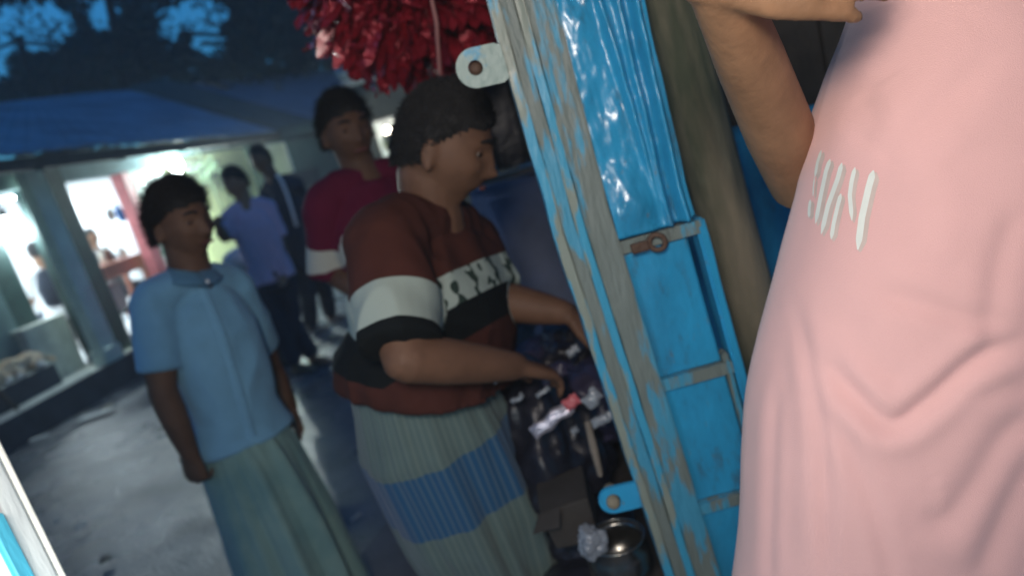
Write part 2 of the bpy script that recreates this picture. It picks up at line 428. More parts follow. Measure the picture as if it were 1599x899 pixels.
def face_parts(root, J, s):
    f = J['face'].normalized(); up = (J['up']-f*J['up'].dot(f)).normalized(); rt = f.cross(up)
    for sx in (-1, 1):
        bm = NB(); c = J['head']+(rt*sx*.031+f*.0722+up*.011)*s
        Mx = Matrix((rt, f, up)).transposed().to_4x4()
        ball(bm, c, .0118*s, 14, Mx)
        me = bpy.data.meshes.new('eye'); bm.to_mesh(me); bm.free()
        o = put('eye', me, [M['eye'], M['iris']], root, True)
        for p in me.polygons:
            if (p.center-c).normalized().dot(f) > .62: p.material_index = 1
        bm = NB(); bmesh.ops.create_uvsphere(bm, u_segments=14, v_segments=10, radius=.0130*s, matrix=Matrix.Translation(c) @ Mx)
        bmesh.ops.delete(bm, geom=[v for v in bm.verts if (v.co-c).dot(up)+.25*(v.co-c).dot(f) < .0028*s], context='VERTS'); obj('eyelid', bm, SKIN[0], root, True)
        bm = NB(); e = [J['head']+(rt*sx*(.016+.034*t)+f*(.0985-.018*t*t)+up*(.036+.006*math.sin(t*PI)))*s for t in (0, .33, .66, 1)]
        loft(bm, e, [.0035*s, .005*s, .0045*s, .002*s], [.003*s]*4, up, 8, .5)
        obj('eyebrow', bm, M['hair'], root, True)
    bm = NB(); e = [J['head']+(rt*x+f*(.0965-.12*abs(x)**1.0*.35)+up*(-.056))*s for x in (-.024, -.012, 0, .012, .024)]
    loft(bm, e, [.002*s, .005*s, .0055*s, .005*s, .002*s], [.002*s, .0055*s, .006*s, .0055*s, .002*s], up, 8, .5)
    obj('lips', bm, M['lip'], root, True)
def sandal(root, an, d, s, m, name='sandal'):
    d = Vector((d.x, d.y, 0)).normalized(); lat = Vector((d.y, -d.x, 0)); heel = Vector((an.x, an.y, .008))-d*.05*s
    bm = NB(); loft(bm, [heel, heel+d*.09*s, heel+d*.19*s, heel+d*.262*s], [.034*s, .036*s, .048*s, .034*s], [.011]*4, lat, 18, .4, sq=3)
    o = obj(name, bm, m, root, True)
    bm = NB()
    for q in (-1, 1): tube(bm, [heel+d*.10*s+lat*q*.042*s+V(0, 0, .01), heel+d*.14*s+lat*q*.034*s+V(0, 0, .045*s), heel+d*.20*s+V(0, 0, .04*s)], .006*s, 8)
    obj('strap', bm, m, o, True); return o

# ================================================================ THE SETTING
M['ground'] = mat('damp_concrete_ground', (.125, .14, .16), .5, .4, 2.6, .7, 60, col2=(.06, .07, .085))
t, b = nodes_of(M['ground'])
n = t.nodes.new('ShaderNodeTexNoise'); n.inputs['Scale'].default_value = .9; n.inputs['Detail'].default_value = 8; n.inputs['Roughness'].default_value = .65
mp_ = [x for x in t.nodes if x.type == 'MAPPING'][0]; t.links.new(mp_.outputs[0], n.inputs[0])
mr = t.nodes.new('ShaderNodeMapRange'); mr.inputs[1].default_value = .42; mr.inputs[2].default_value = .62; mr.inputs[3].default_value = .20; mr.inputs[4].default_value = .58
t.links.new(n.outputs[0], mr.inputs[0]); t.links.new(mr.outputs[0], b.inputs['Roughness'])

bm = NB()   # one sheet, fine near the camera, out to the horizon
def axis(a, b, n, far):
    c = list(np.linspace(a, b, n)); return [a-far, a-far*.3, a-far*.08]+c+[b+far*.08, b+far*.3, b+far]
xs, ys = axis(-7, 3, 130, 65), axis(-1, 12, 160, 62)
g = [[None]*len(xs) for _ in ys]
for j, y in enumerate(ys):
    for i, x in enumerate(xs):
        z = 0
        if -7.1 < x < 3.1 and -1.1 < y < 12.1:
            z = .007*noise.fractal(Vector((x*.9, y*.9, 0)), 1, 2, 3)+.0015*noise.noise(Vector((x*9, y*9, 2)))
            d = math.hypot((x+.93)/.30, (y-2.62)/.17)       # puddled hollow by the kerb slab
            z -= .05*math.exp(-d**4)
        g[j][i] = bm.verts.new((x, y, z-.004))
for j in range(len(ys)-1):
    for i in range(len(xs)-1): bm.faces.new((g[j][i], g[j][i+1], g[j+1][i+1], g[j+1][i]))
tag(obj('ground', bm, M['ground'], None, True), kind='structure')

# broken edge of the concrete slab that the stall stands on
M['slab'] = mat('stall_slab_concrete', (.13, .13, .14), .75, .35, 6, .6, 60)
bm = NB(); rd = random.Random(3)
e0, e1 = onz(548, 885, .03), onz(622, 792, .03)
dirn = (e1-e0).normalized()
edge = [e0-dirn*.9]+[e0+dirn*t*.1 for t in range(-6, 22)]
outline = [V(p.x+rd.uniform(-.012, .012), p.y+rd.uniform(-.012, .012), .03) for p in edge]
outline += [V(2.6, outline[-1].y+.2, .03), V(2.6, .2, .03), V(outline[0].x, .2, .03)]
vt = [bm.verts.new(p) for p in outline]; vb = [bm.verts.new((p.x, p.y, -.05)) for p in outline]
bm.faces.new(vt[::-1])
for i in range(len(vt)):
    j = (i+1) % len(vt); bm.faces.new((vt[i], vt[j], vb[j], vb[i]))
tag(obj('pavement', bm, M['slab']), kind='structure')

# litter on the road
M['paper'] = mat('littered_paper', (.5, .52, .52), .8, .3)
M['leaf_litter'] = mat('brown_litter', (.09, .08, .06), .8, .4)
def scrap(p, sx, sy, rz, m, label, cat='litter', group=None):
    bm = NB(); gx, gy = 6, 5; vs = []
    for j in range(gy+1):
        for i in range(gx+1):
            x = (i/gx-.5)*sx*(1+.2*noise.noise(V(j*.9, rz, 0))); y = (j/gy-.5)*sy*(1+.3*noise.noise(V(i*.9, rz, 5)))
            vs.append(bm.verts.new(V(x, y, .012+.014*(1+noise.noise(V(i*.7+rz*3, j*.8, 1)))) ))
    for j in range(gy):
        for i in range(gx): bm.faces.new([vs[j*(gx+1)+i], vs[j*(gx+1)+i+1], vs[(j+1)*(gx+1)+i+1], vs[(j+1)*(gx+1)+i]])
    ex = bmesh.ops.extrude_face_region(bm, geom=list(bm.faces))
    for v in ex['geom']:
        if isinstance(v, bmesh.types.BMVert): v.co.z += .004
    o = obj('litter_scrap', bm, m, None, True); o.location = p; o.rotation_euler.z = rz; tag(o, label, cat, group)
for (u, v, sx, sy, rz, mm, lb) in (
    (152, 652, .30, .10, .2, 'paper', 'pale crumpled paper scrap lying on the road before the veranda drain'),
    (170, 640, .10, .12, 1.0, 'leaf_litter', 'small dark scrap beside the pale crumpled paper on the road'),
    (64, 688, .14, .06, .4, 'paper', 'pale scrap of litter on the road below the veranda step'),
    (130, 828, .05, .03, .9, 'paper', 'small light scrap on bare road left of the green lungi'),
    (92, 820, .03, .02, .3, 'paper', 'tiny light fleck on the road at lower left'),
    (240, 668, .05, .03, .6, 'paper', 'small bright fleck on the road beside the boy in blue'),
    (168, 880, .05, .06, .5, 'leaf_litter', 'dark wet scrap on the road at the bottom of the photo'),
    (560, 815, .05, .02, .8, 'paper', 'thin pale scrap beside the puddled hollow'),
    (612, 785, .04, .03, .2, 'paper', 'pale bit of plastic at the top corner of the concrete slab')):
    scrap(onz(u, v), sx, sy, rz, M[mm], lb)
    
# ---------------------------------------------------------------- shop row on the left
FO = V(-4.2, 5.5, 0); FA = V(.18, .984, 0).normalized(); FN = V(FA.y, -FA.x, 0)
def F(s, k, z): return FO+FA*s+FN*k+V(0, 0, z)
def fbox(bm, s0, s1, k0, k1, z0, z1): return hexa(bm, [F(s0, k0, z0), F(s0, k1, z0), F(s1, k1, z0), F(s1, k0, z0), F(s0, k0, z1), F(s0, k1, z1), F(s1, k1, z1), F(s1, k0, z1)])
M['veranda'] = mat('worn_veranda_cement', (.64, .68, .62), .75, .3, 5, .4, 50)
M['veranda_side'] = mat('shaded_plinth', (.05, .06, .075), .8, .4, 5, .4, 50)  # upright step faces painted dark for the shade they lie in
M['teal_wall'] = mat('faded_teal_limewash', (.20, .30, .30), .85, .3, 3, .3, 50)
M['pale_green'] = mat('pale_green_paint', (.70, .80, .68), .7, .18, 5, .2, 60)
M['dark_green'] = mat('dark_green_boards', (.035, .08, .075), .7, .4, 6, .3, 60)
M['interior'] = mat('white_shop_wall', (.80, .82, .84), .8, .08, 3)
M['yellow_wall'] = mat('pale_yellow_wall', (.72, .76, .42), .8, .12, 3)
M['red_paint'] = mat('pinkish_red_painted_wood', (.62, .16, .17), .55, .25, 6, .2, 60)
M['green_paint'] = mat('bright_green_painted_wood', (.10, .42, .22), .55, .25, 6, .2, 60)
M['tin'] = mat('rusty_roofing_tin', (.20, .33, .46), .6, .35, 1.3, .3, 30, metal=.0, col2=(.10, .17, .25))
M['dark_wood'] = mat('dark_old_wood', (.05, .042, .035), .8, .4, 10, .4, 50)
M['plastic_red'] = mat('red_plastic', (.55, .02, .05), .35, .1)

shop = thing('shop_building', F(0, -1, 0), 'low tin-roofed shop row with lit open fronts along the left side of the road', 'shop')
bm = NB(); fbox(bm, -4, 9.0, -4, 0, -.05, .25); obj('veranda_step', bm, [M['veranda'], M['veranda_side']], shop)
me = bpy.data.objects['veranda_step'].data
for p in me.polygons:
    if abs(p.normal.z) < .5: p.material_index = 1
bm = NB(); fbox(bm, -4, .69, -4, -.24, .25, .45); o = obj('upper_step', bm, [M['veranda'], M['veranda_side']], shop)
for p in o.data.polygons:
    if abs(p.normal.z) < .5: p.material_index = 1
bm = NB(); fbox(bm, .70, 1.212, -.52, -.42, .25, .80); fbox(bm, .68, 1.214, -.54, -.40, .80, .825); bevel(bm, .004, 1); obj('low_wall', bm, M['veranda'], shop)
# posts
bm = NB(); fbox(bm, 1.02, 1.22, -.13, 0, .25, 2.32); bevel(bm, .006, 1); obj('post', bm, M['pale_green'], shop)
bm = NB(); fbox(bm, 1.0, 1.24, -.15, .02, .25, .40); bevel(bm, .006, 1); obj('post_base', bm, M['pale_green'], shop)
bm = NB(); fbox(bm, .80, 1.06, -.66, -.56, .25, 2.25); bevel(bm, .004, 1); obj('door_panel', bm, M['dark_green'], shop)
bm = NB(); fbox(bm, -3.5, .798, -.68, -.55, .25, 2.25); bevel(bm, .004, 1); obj('wall', bm, M['teal_wall'], shop)
bm = NB(); fbox(bm, 1.22, 1.62, -.40, -.16, .25, 2.25); bevel(bm, .004, 1); obj('door_panel', bm, M['dark_green'], shop)
# header boards
bm = NB(); fbox(bm, -3.5, 3.2, -.42, -.20, 2.06, 2.34); obj('header_board', bm, M['teal_wall'], shop)
bm = NB(); fbox(bm, 3.2, 8.6, -.30, -.22, 2.16, 2.34); obj('header_board', bm, M['dark_green'], shop)
# red and green door frame
bm = NB(); fbox(bm, 2.52, 2.66, -.36, -.20, .25, 2.06); bevel(bm, .006, 1); obj('door_frame', bm, M['red_paint'], shop)
bm = NB(); fbox(bm, 2.66, 2.86, -.30, -.22, .25, 2.09); bevel(bm, .006, 1); o = obj('open_shutter', bm, M['green_paint'], shop)
bm = NB()
for i in range(5): fbox(bm, 2.68, 2.84, -.217, -.205, .45+i*.33, .70+i*.33)
bevel(bm, .004, 1); obj('shutter_panel', bm, M['pale_green'], o)
bm = NB(); fbox(bm, 2.865, 3.41, -.42, -.30, .25, 2.2); obj('wall', bm, M['dark_green'], shop)
# rooms (white inside)
def room(s0, s1, kb, z0, z1, mm):
    bm = NB()
    fbox(bm, s0-.06, s1+.06, kb-.06, kb, z0, z1); fbox(bm, s0-.06, s0, kb, -.69, z0, z1); fbox(bm, s1, s1+.06, kb, -.43, z0, z1)
    fbox(bm, s0-.06, s1+.06, kb-.06, -.43, z1, z1+.04); fbox(bm, s0-.06, s1+.06, kb-.06, -.43, z0-.02, z0+.006)
    return obj('room', bm, mm, shop)
room(.86, 3.34, -2.8, .27, 2.3, M['interior'])
# yellow building front further on
bm = NB(); fbox(bm, 3.42, 7.3, -1.2, -1.05, .25, 2.30); fbox(bm, 3.42, 3.5, -1.05, -.43, .25, 2.30); obj('yellow_wall', bm, M['yellow_wall'], shop)
bm = NB(); fbox(bm, 7.3, 8.9, -2.6, -2.5, .25, 2.3); fbox(bm, 7.3, 7.36, -2.5, -.43, .25, 2.3); fbox(bm, 8.84, 8.9, -2.5, -.43, .25, 2.3); fbox(bm, 7.3, 8.9, -2.6, -.43, 2.3, 2.33); obj('room', bm, M['interior'], shop)
bm = NB(); fbox(bm, 5.95, 6.10, -.5, -.35, .25, 2.3); bevel(bm, .005, 1); obj('post', bm, M['dark_green'], shop)
bm = NB(); fbox(bm, 6.24, 6.30, -.45, -.37, .25, 2.3); obj('post', bm, M['teal_wall'], shop)
bm = NB(); fbox(bm, 6.6, 8.7, -.42, -.34, .25, 1.62); obj('counter_front', bm, M['navy'], shop)
# roofs: corrugated tin
def tin_roof(name, a, b, c, d, parent, nu=120, nv=8, mm=None, sag=.03):
    """a,b along the eave, d,c above them"""
    bm = NB(); rows = []
    nrm = (b-a).cross(d-a).normalized()
    for L in (0, 1):
        for j in range(nv+1):
            row = []
            for i in range(nu+1):
                u, v = i/nu, j/nv
                p = a.lerp(b, u).lerp(d.lerp(c, u), v)
                p = p+nrm*(.008*math.sin(i*PI/1.5)+sag*noise.noise(p*.8)-L*.02)
                row.append(bm.verts.new(p))
            rows.append(row)
    for L in (0, 1):
        for j in range(nv):
            r1, r2 = rows[L*(nv+1)+j], rows[L*(nv+1)+j+1]
            for i in range(nu): bm.faces.new((r1[i], r1[i+1], r2[i+1], r2[i]))
    A = rows[0]; B = rows[nv+1]
    for i in range(nu): bm.faces.new((A[i], A[i+1], B[i+1], B[i]))
    A = rows[nv]; B = rows[2*nv+1]
    for i in range(nu): bm.faces.new((A[i], A[i+1], B[i+1], B[i]))
    for e in (0, nu):
        for j in range(nv): bm.faces.new((rows[j][e], rows[j+1][e], rows[nv+2+j][e], rows[nv+1+j][e]))
    return obj(name, bm, mm or M['tin'], parent)
rfl, rfr = F(-4.5, .55, 2.30), F(5.35, .5, 2.24)
tl, tr = at(-160, 176, 12.2), at(205, 139, 14.2)
tin_roof('roof', rfl, rfr, tr, tl, shop)
bm = NB(); hexa(bm, [p for p in (rfr+V(.02, -.1, -.10), rfr+V(.5, .3, -.10), tr+V(.6, .3, -.16), tr+V(.02, -.1, -.16), rfr+V(.02, -.1, .03), rfr+V(.5, .3, .03), tr+V(.6, .3, .05), tr+V(.02, -.1, .05))]); obj('verge_board', bm, M['dark_green'], shop)
bm = NB(); fbox(bm, -4.5, 5.3, .44, .50, 2.12, 2.22); obj('eave_beam', bm, M['dark_wood'], shop)
for i in range(9):
    s_ = -3.6+i*1.05
    bm = NB(); hexa(bm, [F(s_, -.5, 2.34), F(s_, .5, 2.10), F(s_+.07, .5, 2.10), F(s_+.07, -.5, 2.34), F(s_, -.5, 2.42), F(s_, .5, 2.18), F(s_+.07, .5, 2.18), F(s_+.07, -.5, 2.42)]); obj('rafter', bm, M['dark_wood'], shop)
# second building beyond
shop2 = thing('shop_building', F(12, -2, 0), 'farther shed with a paler tin roof beyond the dark verge of the near roof', 'shop')
a_, b_ = at(440, 204, 12.6), at(690, 172, 15.5); c_, d_ = at(745, 88, 19.5), at(228, 138, 17.5)
tin_roof('roof', a_, b_, c_, d_, shop2, mm=mat('bluish_roofing_tin', (.17, .25, .36), .5, .3, 2, .3, 20, metal=.15))
bm = NB()
w0, w1 = a_+V(-.3, .6, 0), b_+V(0, .5, 0)
hexa(bm, [V(w0.x, w0.y, 0), V(w1.x, w1.y, 0), V(w1.x, w1.y+.2, 0), V(w0.x, w0.y+.2, 0), V(w0.x, w0.y, w0.z-.1), V(w1.x, w1.y, w1.z-.1), V(w1.x, w1.y+.2, w1.z-.1), V(w0.x, w0.y+.2, w0.z-.1)])
obj('wall', bm, M['dark_green'], shop2)
# lit front of a far stall, standing open
shop3 = thing('market_stall', at(605, 300, 11.0)*1, 'small far stall with a bright white open front between the two heads', 'stall')
shop3.location.z = 0
def yb(bm, u0, u1, Y0, Y1, z0, z1, v=220):
    x0, x1 = at(u0, v, Y0).x, at(u1, v, Y0).x; return box(bm, x0, x1, Y0, Y1, z0, z1)
bm = NB(); yb(bm, 560, 720, 11.8, 11.9, .0, 2.8); obj('back_wall', bm, M['interior'], shop3)
bm = NB(); yb(bm, 560, 590, 10.9, 11.0, 0, 2.6); yb(bm, 628, 800, 10.9, 11.0, 0, 2.6); yb(bm, 590, 628, 10.9, 11.0, 0, 1.30); yb(bm, 590, 628, 10.9, 11.0, 2.0, 2.6); obj('front_wall', bm, M['dark_wood'], shop3)
bm = NB(); yb(bm, 556, 805, 10.9, 12.0, 2.81, 2.9); obj('roof', bm, M['tin'], shop3)
bm = NB(); ball(bm, at(612, 222, 11.35), .16, 12); o = tag(obj('hanging_bag', bm, mat('cream_bag', (.8, .72, .55), .7, .2), None, True), 'cream bag hanging in the bright opening of the far stall', 'bag')

# ---------------------------------------------------------------- lamps in the shops
def emis(name, col, st):
    m = bpy.data.materials.new(name); m.use_nodes = True; b = m.node_tree.nodes['Principled BSDF']
    b.inputs['Base Color'].default_value = (.9, .9, .9, 1); b.inputs['Emission Color'].default_value = (*col, 1); b.inputs['Emission Strength'].default_value = st; return m
M['bulb_cool'] = emis('lit_cool_glass', (.80, .95, 1.0), 28)
M['bulb_warm'] = emis('lit_warm_glass', (1.0, .86, .70), 30)
M['socket'] = mat('black_socket', (.03, .03, .03), .5, .2)
def bulb(p, r, mglass, label, power, col, off=V(0, 0, -.12), cord=.3, size=.04, name='light_bulb'):
    t = thing(name, p, label, 'lamp')
    bm = NB(); loft(bm, [p+V(0, 0, -r*1.1), p+V(0, 0, -r*.5), p+V(0, 0, r*.2), p+V(0, 0, r*1.0)], [r*.6, r*.98, r*.9, r*.42], [r*.6, r*.98, r*.9, r*.42], V(1, 0, 0), 16, .4); obj('glass', bm, mglass, t, True)
    bm = NB(); tube(bm, [p+V(0, 0, r*1.05), p+V(0, 0, r*1.9)], r*.42, 12); obj('socket', bm, M['socket'], t, True)
    bm = NB(); tube(bm, [p+V(0, 0, r*1.8), p+V(.004, 0, r*1.8+cord)], .004, 6); obj('cord', bm, M['socket'], t, True)
    ld = bpy.data.lights.new('lamp_light', 'POINT'); ld.energy = power; ld.color = col; ld.shadow_soft_size = size
    lo = bpy.data.objects.new('lamp_light', ld); COL.objects.link(lo); lo.location = off; lo.parent = t
    return t
def tubelight(a, b, label, power, col, off):
    t = thing('tube_light', mid(a, b), label, 'lamp')
    bm = NB(); tube(bm, [a, b], .016, 10); obj('glass_tube', bm, M['bulb_cool'], t, True)
    bm = NB(); d = (b-a).normalized(); x = V(0, 0, .03)
    tube(bm, [a-d*.03+x, b+d*.03+x], .02, 8); obj('fitting', bm, M['white'], t, True)
    ld = bpy.data.lights.new('lamp_light', 'AREA'); ld.shape = 'RECTANGLE'; ld.size = (b-a).length; ld.size_y = .06; ld.energy = power; ld.color = col
    lo = bpy.data.objects.new('lamp_light', ld); COL.objects.link(lo); lo.parent = t
    z = -off.normalized(); xx = d; yy = z.cross(xx); lo.matrix_parent_inverse = Matrix.Identity(4)
    Mm = Matrix((xx, yy, z)).transposed().to_4x4(); Mm.translation = off*.05; lo.matrix_basis = Mm
    return t
COOL = (.82, .95, 1.0)
tubelight(F(1.0, -1.9, 2.12), F(1.6, -1.9, 2.12), 'cool white tube light inside the first lit shop opening', 22, COOL, V(0, 0, -1))
tubelight(F(2.1, -1.7, 2.14), F(3.1, -1.7, 2.14), 'cool white tube light above the counter of the red framed shop', 42, COOL, V(0, 0, -1))
bulb(F(1.08, -.46, 1.78), .07, M['bulb_cool'], 'round glaring bulb at the left edge of the first shop opening', 16, COOL, V(-.02, .1, -.11), cord=.2)
bulb(F(3.66, -.26, 2.08), .085, M['bulb_cool'], 'round glaring bulb under the eave before the yellow wall', 210, (.85, 1.0, .95), V(.14, -.08, -.10), cord=.12)
bulb(F(7.9, -1.4, 2.0), .07, M['bulb_cool'], 'small bulb in the farthest blue white shop opening', 45, COOL, V(.1, 0, -.12))
bulb(at(606, 205, 11.4), .06, M['bulb_warm'], 'bulb inside the far stall between the two heads', 30, (1, .93, .85), V(0, -.1, -.12))
# the stall's own bulb, under its roof
bulb(V(-.10, -.26, 1.95), .05, M['bulb_warm'], 'warm bulb on a cord under the stall roof above the photographer', 30, (1, .90, .82), V(0, 0, -.19), cord=.28, size=.13)

fill_lamp = bulb(V(-.30, .30, 1.02), .018, M['bulb_cool'], 'small unseen cool lamp added to brighten the white and blue post at the bottom left', 2.8, (.85, 1, 1), V(0, .02, .05), cord=.0, size=.02)  # added lamp out of view, there only to overexpose the near-left post
bm = NB(); tube(bm, [V(-.30, .30, 1.055), V(-.34, .40, 1.07), V(-.44, .515, 1.06)], .006, 8); obj('fill_lamp_bracket', bm, M['socket'], fill_lamp, True)  # holds the added lamp to the post
# sun: only the last soft glow of dusk
sd = bpy.data.lights.new('sun', 'SUN'); sd.energy = .06; sd.angle = R(20); sd.color = (.6, .8, 1)
so = bpy.data.objects.new('sun', sd); COL.objects.link(so)
sdir = V(math.sin(SUN_AZ)*math.cos(R(25)), math.cos(SUN_AZ)*math.cos(R(25)), math.sin(R(25))); so.rotation_euler = sdir.to_track_quat('Z', 'Y').to_euler()

# ---------------------------------------------------------------- things in and before the shops
M['counter_wood'] = mat('salmon_painted_counter', (.62, .26, .18), .6, .25, 6)
ct = thing('shop_counter', F(2.1, -.7, .27), 'salmon pink shop counter crowded with small goods inside the red frame', 'counter')
bm = NB(); fbox(bm, 1.80, 2.75, -.85, -.48, 1.08, 1.13); bevel(bm, .005, 1); obj('counter_top', bm, M['counter_wood'], ct)
bm = NB(); fbox(bm, 1.80, 2.75, -.54, -.50, .96, 1.08); bevel(bm, .004, 1); obj('apron', bm, M['counter_wood'], ct)
for s_, k_ in ((1.82, -.56), (2.69, -.56), (1.82, -.83), (2.69, -.83)):
    bm = NB(); fbox(bm, s_, s_+.05, k_, k_+.05, .27, 1.08); obj('leg', bm, M['counter_wood'], ct)
bm = NB(); fbox(bm, 1.9, 2.35, -.9, -.62, .55, .90); bevel(bm, .01, 2); tag(obj('carton', bm, mat('grey_carton', (.42, .38, .38), .85, .2), None), 'pale carton on the shelf beneath the salmon counter', 'carton')
rd = random.Random(11)
jm = [mat('cream_jar', (.75, .70, .60), .4, .2), mat('brown_bottle', (.22, .10, .06), .3, .2), mat('green_bottle', (.15, .35, .25), .3, .2), mat('clear_jar', (.62, .68, .70), .2, .1)]
cn = ['cream', 'brown', 'green', 'greyish clear']
for i in range(9):
    s_ = 1.88+i*.095; k_ = -.62-rd.random()*.12; h = rd.uniform(.10, .2); r_ = rd.uniform(.025, .04); p = F(s_, k_, 1.13)
    j_ = thing('jar', p, '%s jar, %s from the left in the row on the salmon counter' % (cn[i % 4], ['first', 'second', 'third', 'fourth', 'fifth', 'sixth', 'seventh', 'eighth', 'ninth'][i]), 'jar', 'jars on the salmon counter')
    bm = NB(); loft(bm, [p+V(0, 0, .012), p+V(0, 0, h*.6), p+V(0, 0, h*.8), p+V(0, 0, h*.86)], [r_, r_, r_*.8, r_*.5], [r_, r_, r_*.8, r_*.5], V(1, 0, 0), 12, .1); obj('glass', bm, jm[i % 4], j_, True)
    bm = NB(); tube(bm, [p+V(0, 0, h*.86), p+V(0, 0, h*.98)], r_*.55, 10, .2); obj('lid', bm, jm[(i+1) % 4], j_, True)
bm = NB(); loft(bm, [F(2.78, -.62, 1.74), F(2.80, -.62, 1.64), F(2.81, -.62, 1.56)], [.03, .07, .05], [.02, .04, .03], FA, 12, .4); tag(obj('hanging_packet', bm, mat('blue_packet', (.03, .18, .65), .3, .1), None, True), 'bright blue packet hanging over the salmon counter', 'packet')
bm = NB(); loft(bm, [F(2.66, -.62, 1.72), F(2.64, -.62, 1.66), F(2.62, -.62, 1.60)], [.02, .08, .05], [.02, .03, .03], FA, 12, .4); tag(obj('hanging_packet', bm, M['paper'], None, True), 'white packet hanging beside the bright blue one', 'packet')
# low shelf unit behind counter
sh_ = thing('shelf', F(2.0, -2.6, .27), 'white shelf unit of goods at the back of the red framed shop', 'shelf')
for z in (.5, .85, 1.2):
    bm = NB(); fbox(bm, 1.62, 3.2, -2.78, -2.5, z, z+.025); obj('shelf_board', bm, M['white'], sh_)
for i in range(14):
    s_ = 1.68+i*.1; z = (.525, .875, 1.225)[i % 3]; w_ = .08
    bm = NB(); fbox(bm, s_, s_+w_, -2.72, -2.56, z, z+rd.uniform(.12, .26)); bevel(bm, .006, 1)
    tag(obj('carton', bm, jm[rd.randrange(4)]), 'carton on the back shelf of the lit shop, %s from the post' % ['first', 'second', 'third', 'fourth', 'fifth', 'sixth', 'seventh', 'eighth', 'ninth', 'tenth', 'eleventh', 'twelfth', 'thirteenth', 'farthest'][i], 'carton', 'cartons on the back shelf')
# red plastic chair
def plastic_chair(c, fwd, label, m):
    fwd = V(fwd.x, fwd.y, 0).normalized(); lt = V(fwd.y, -fwd.x, 0); P = lambda a, b, z: c+lt*a+fwd*b+V(0, 0, z)
    t = thing('plastic_chair', c, label, 'chair')
    bm = NB(); hexa(bm, [P(-.21, -.2, .42), P(.21, -.2, .42), P(.22, .2, .43), P(-.22, .2, .43), P(-.21, -.2, .45), P(.21, -.2, .45), P(.22, .2, .46), P(-.22, .2, .46)]); bevel(bm, .012); obj('seat', bm, m, t, True)
    bm = NB(); hexa(bm, [P(-.2, -.24, .46), P(.2, -.24, .46), P(.2, -.20, .46), P(-.2, -.20, .46), P(-.23, -.32, .86), P(.23, -.32, .86), P(.23, -.29, .86), P(-.23, -.29, .86)]); bevel(bm, .012); obj('backrest', bm, m, t, True)
    for a in (-1, 1):
        for b_ in (-1, 1): bm = NB(); tube(bm, [P(a*.2, b_*.18, .43), P(a*.24, b_*.22, 0)], .022, 8); obj('leg', bm, m, t, True)
        bm = NB(); tube(bm, [P(a*.22, -.28, .68), P(a*.26, 0, .68), P(a*.25, .17, .62), P(a*.22, .19, .45)], .018, 8); obj('armrest', bm, m, t, True)
plastic_chair(F(1.75, .22, 0), FN*-1+FA*.3, 'bright red plastic chair before the red framed shop', M['plastic_red'])
plastic_chair(F(-.75, -.10, .25), FN*-1+FA*.4, 'red plastic chair on the veranda at the far left edge', M['plastic_red'])
# bench with a pale edge
bt = thing('bench', F(1.9, .12, 0), 'low dark bench with a pale front edge between post and red chair', 'bench')
bm = NB(); fbox(bm, 1.55, 2.15, -.1, .22, .62, .66); bevel(bm, .004, 1); obj('bench_top', bm, M['dark_wood'], bt)
bm = NB(); fbox(bm, 1.66, 2.05, .223, .235, .62, .655); obj('edge_strip', bm, M['white'], bt)
for s_ in (1.6, 2.06):
    bm = NB(); fbox(bm, s_, s_+.05, -.06, .18, 0, .62); obj('leg', bm, M['dark_wood'], bt)
bm = NB(); tube(bm, [onz(28, 640, .25), onz(28, 640, .25)+V(-.25, .05, .52)], .016, 8); tag(obj('bamboo_stick', bm, M['dark_wood'], None, True), 'thin dark stick standing on the lit veranda edge at the left', 'stick')
# bucket / sack by lilac man
p = onz(398, 470, 0); 
bk = thing('bucket', p, 'pale grey bucket with a white rim set on a stand beside the man in lilac', 'bucket')
q = at(383, 402, 5.6); q2 = at(402, 450, 5.6)
bm = NB(); loft(bm, [q2, mid(q, q2), q], [.12, .14, .16], [.12, .14, .16], V(1, 0, 0), 20, .1); obj('body', bm, mat('grey_green_plastic', (.35, .42, .38), .5, .2), bk, True)
bm = NB(); loft(bm, [q+V(0, 0, -.02), q+V(0, 0, .03)], [.18, .18], [.18, .18], V(1, 0, 0), 20, .2); obj('rim', bm, M['white'], bk, True)
bm = NB(); tube(bm, [V(q2.x, q2.y, 0), q2], .08, 10); obj('stand', bm, M['dark_wood'], bk, True)
# dark hanging plant before the yellow wall
M['leaf_dark'] = mat('dark_leaf', (.03, .05, .025), .6, .4)
hp = thing('hanging_plant', F(4.9, -.6, 2.2), 'small leafy plant hanging dark against the pale yellow wall', 'plant')
bm = NB(); c = at(318, 262, 9.6); tube(bm, [c+V(0, 0, .35), c+V(.01, 0, 0), c+V(.05, 0, -.6)], .012, 6); obj('stem', bm, M['leaf_dark'], hp)
bm = NB()
for i in range(60):
    d = Vector((rd.gauss(0, 1), rd.gauss(0, 1), rd.gauss(0, .7))).normalized(); s0 = c+d*rd.uniform(0, .16); w = d.orthogonal().normalized()*.03; e = s0+d*.14+V(0, 0, -.05)
    vs = [bm.verts.new(x) for x in (s0, mid(s0, e)+w, e, mid(s0, e)-w)]; bm.faces.new(vs)
obj('foliage', bm, M['leaf_dark'], hp)

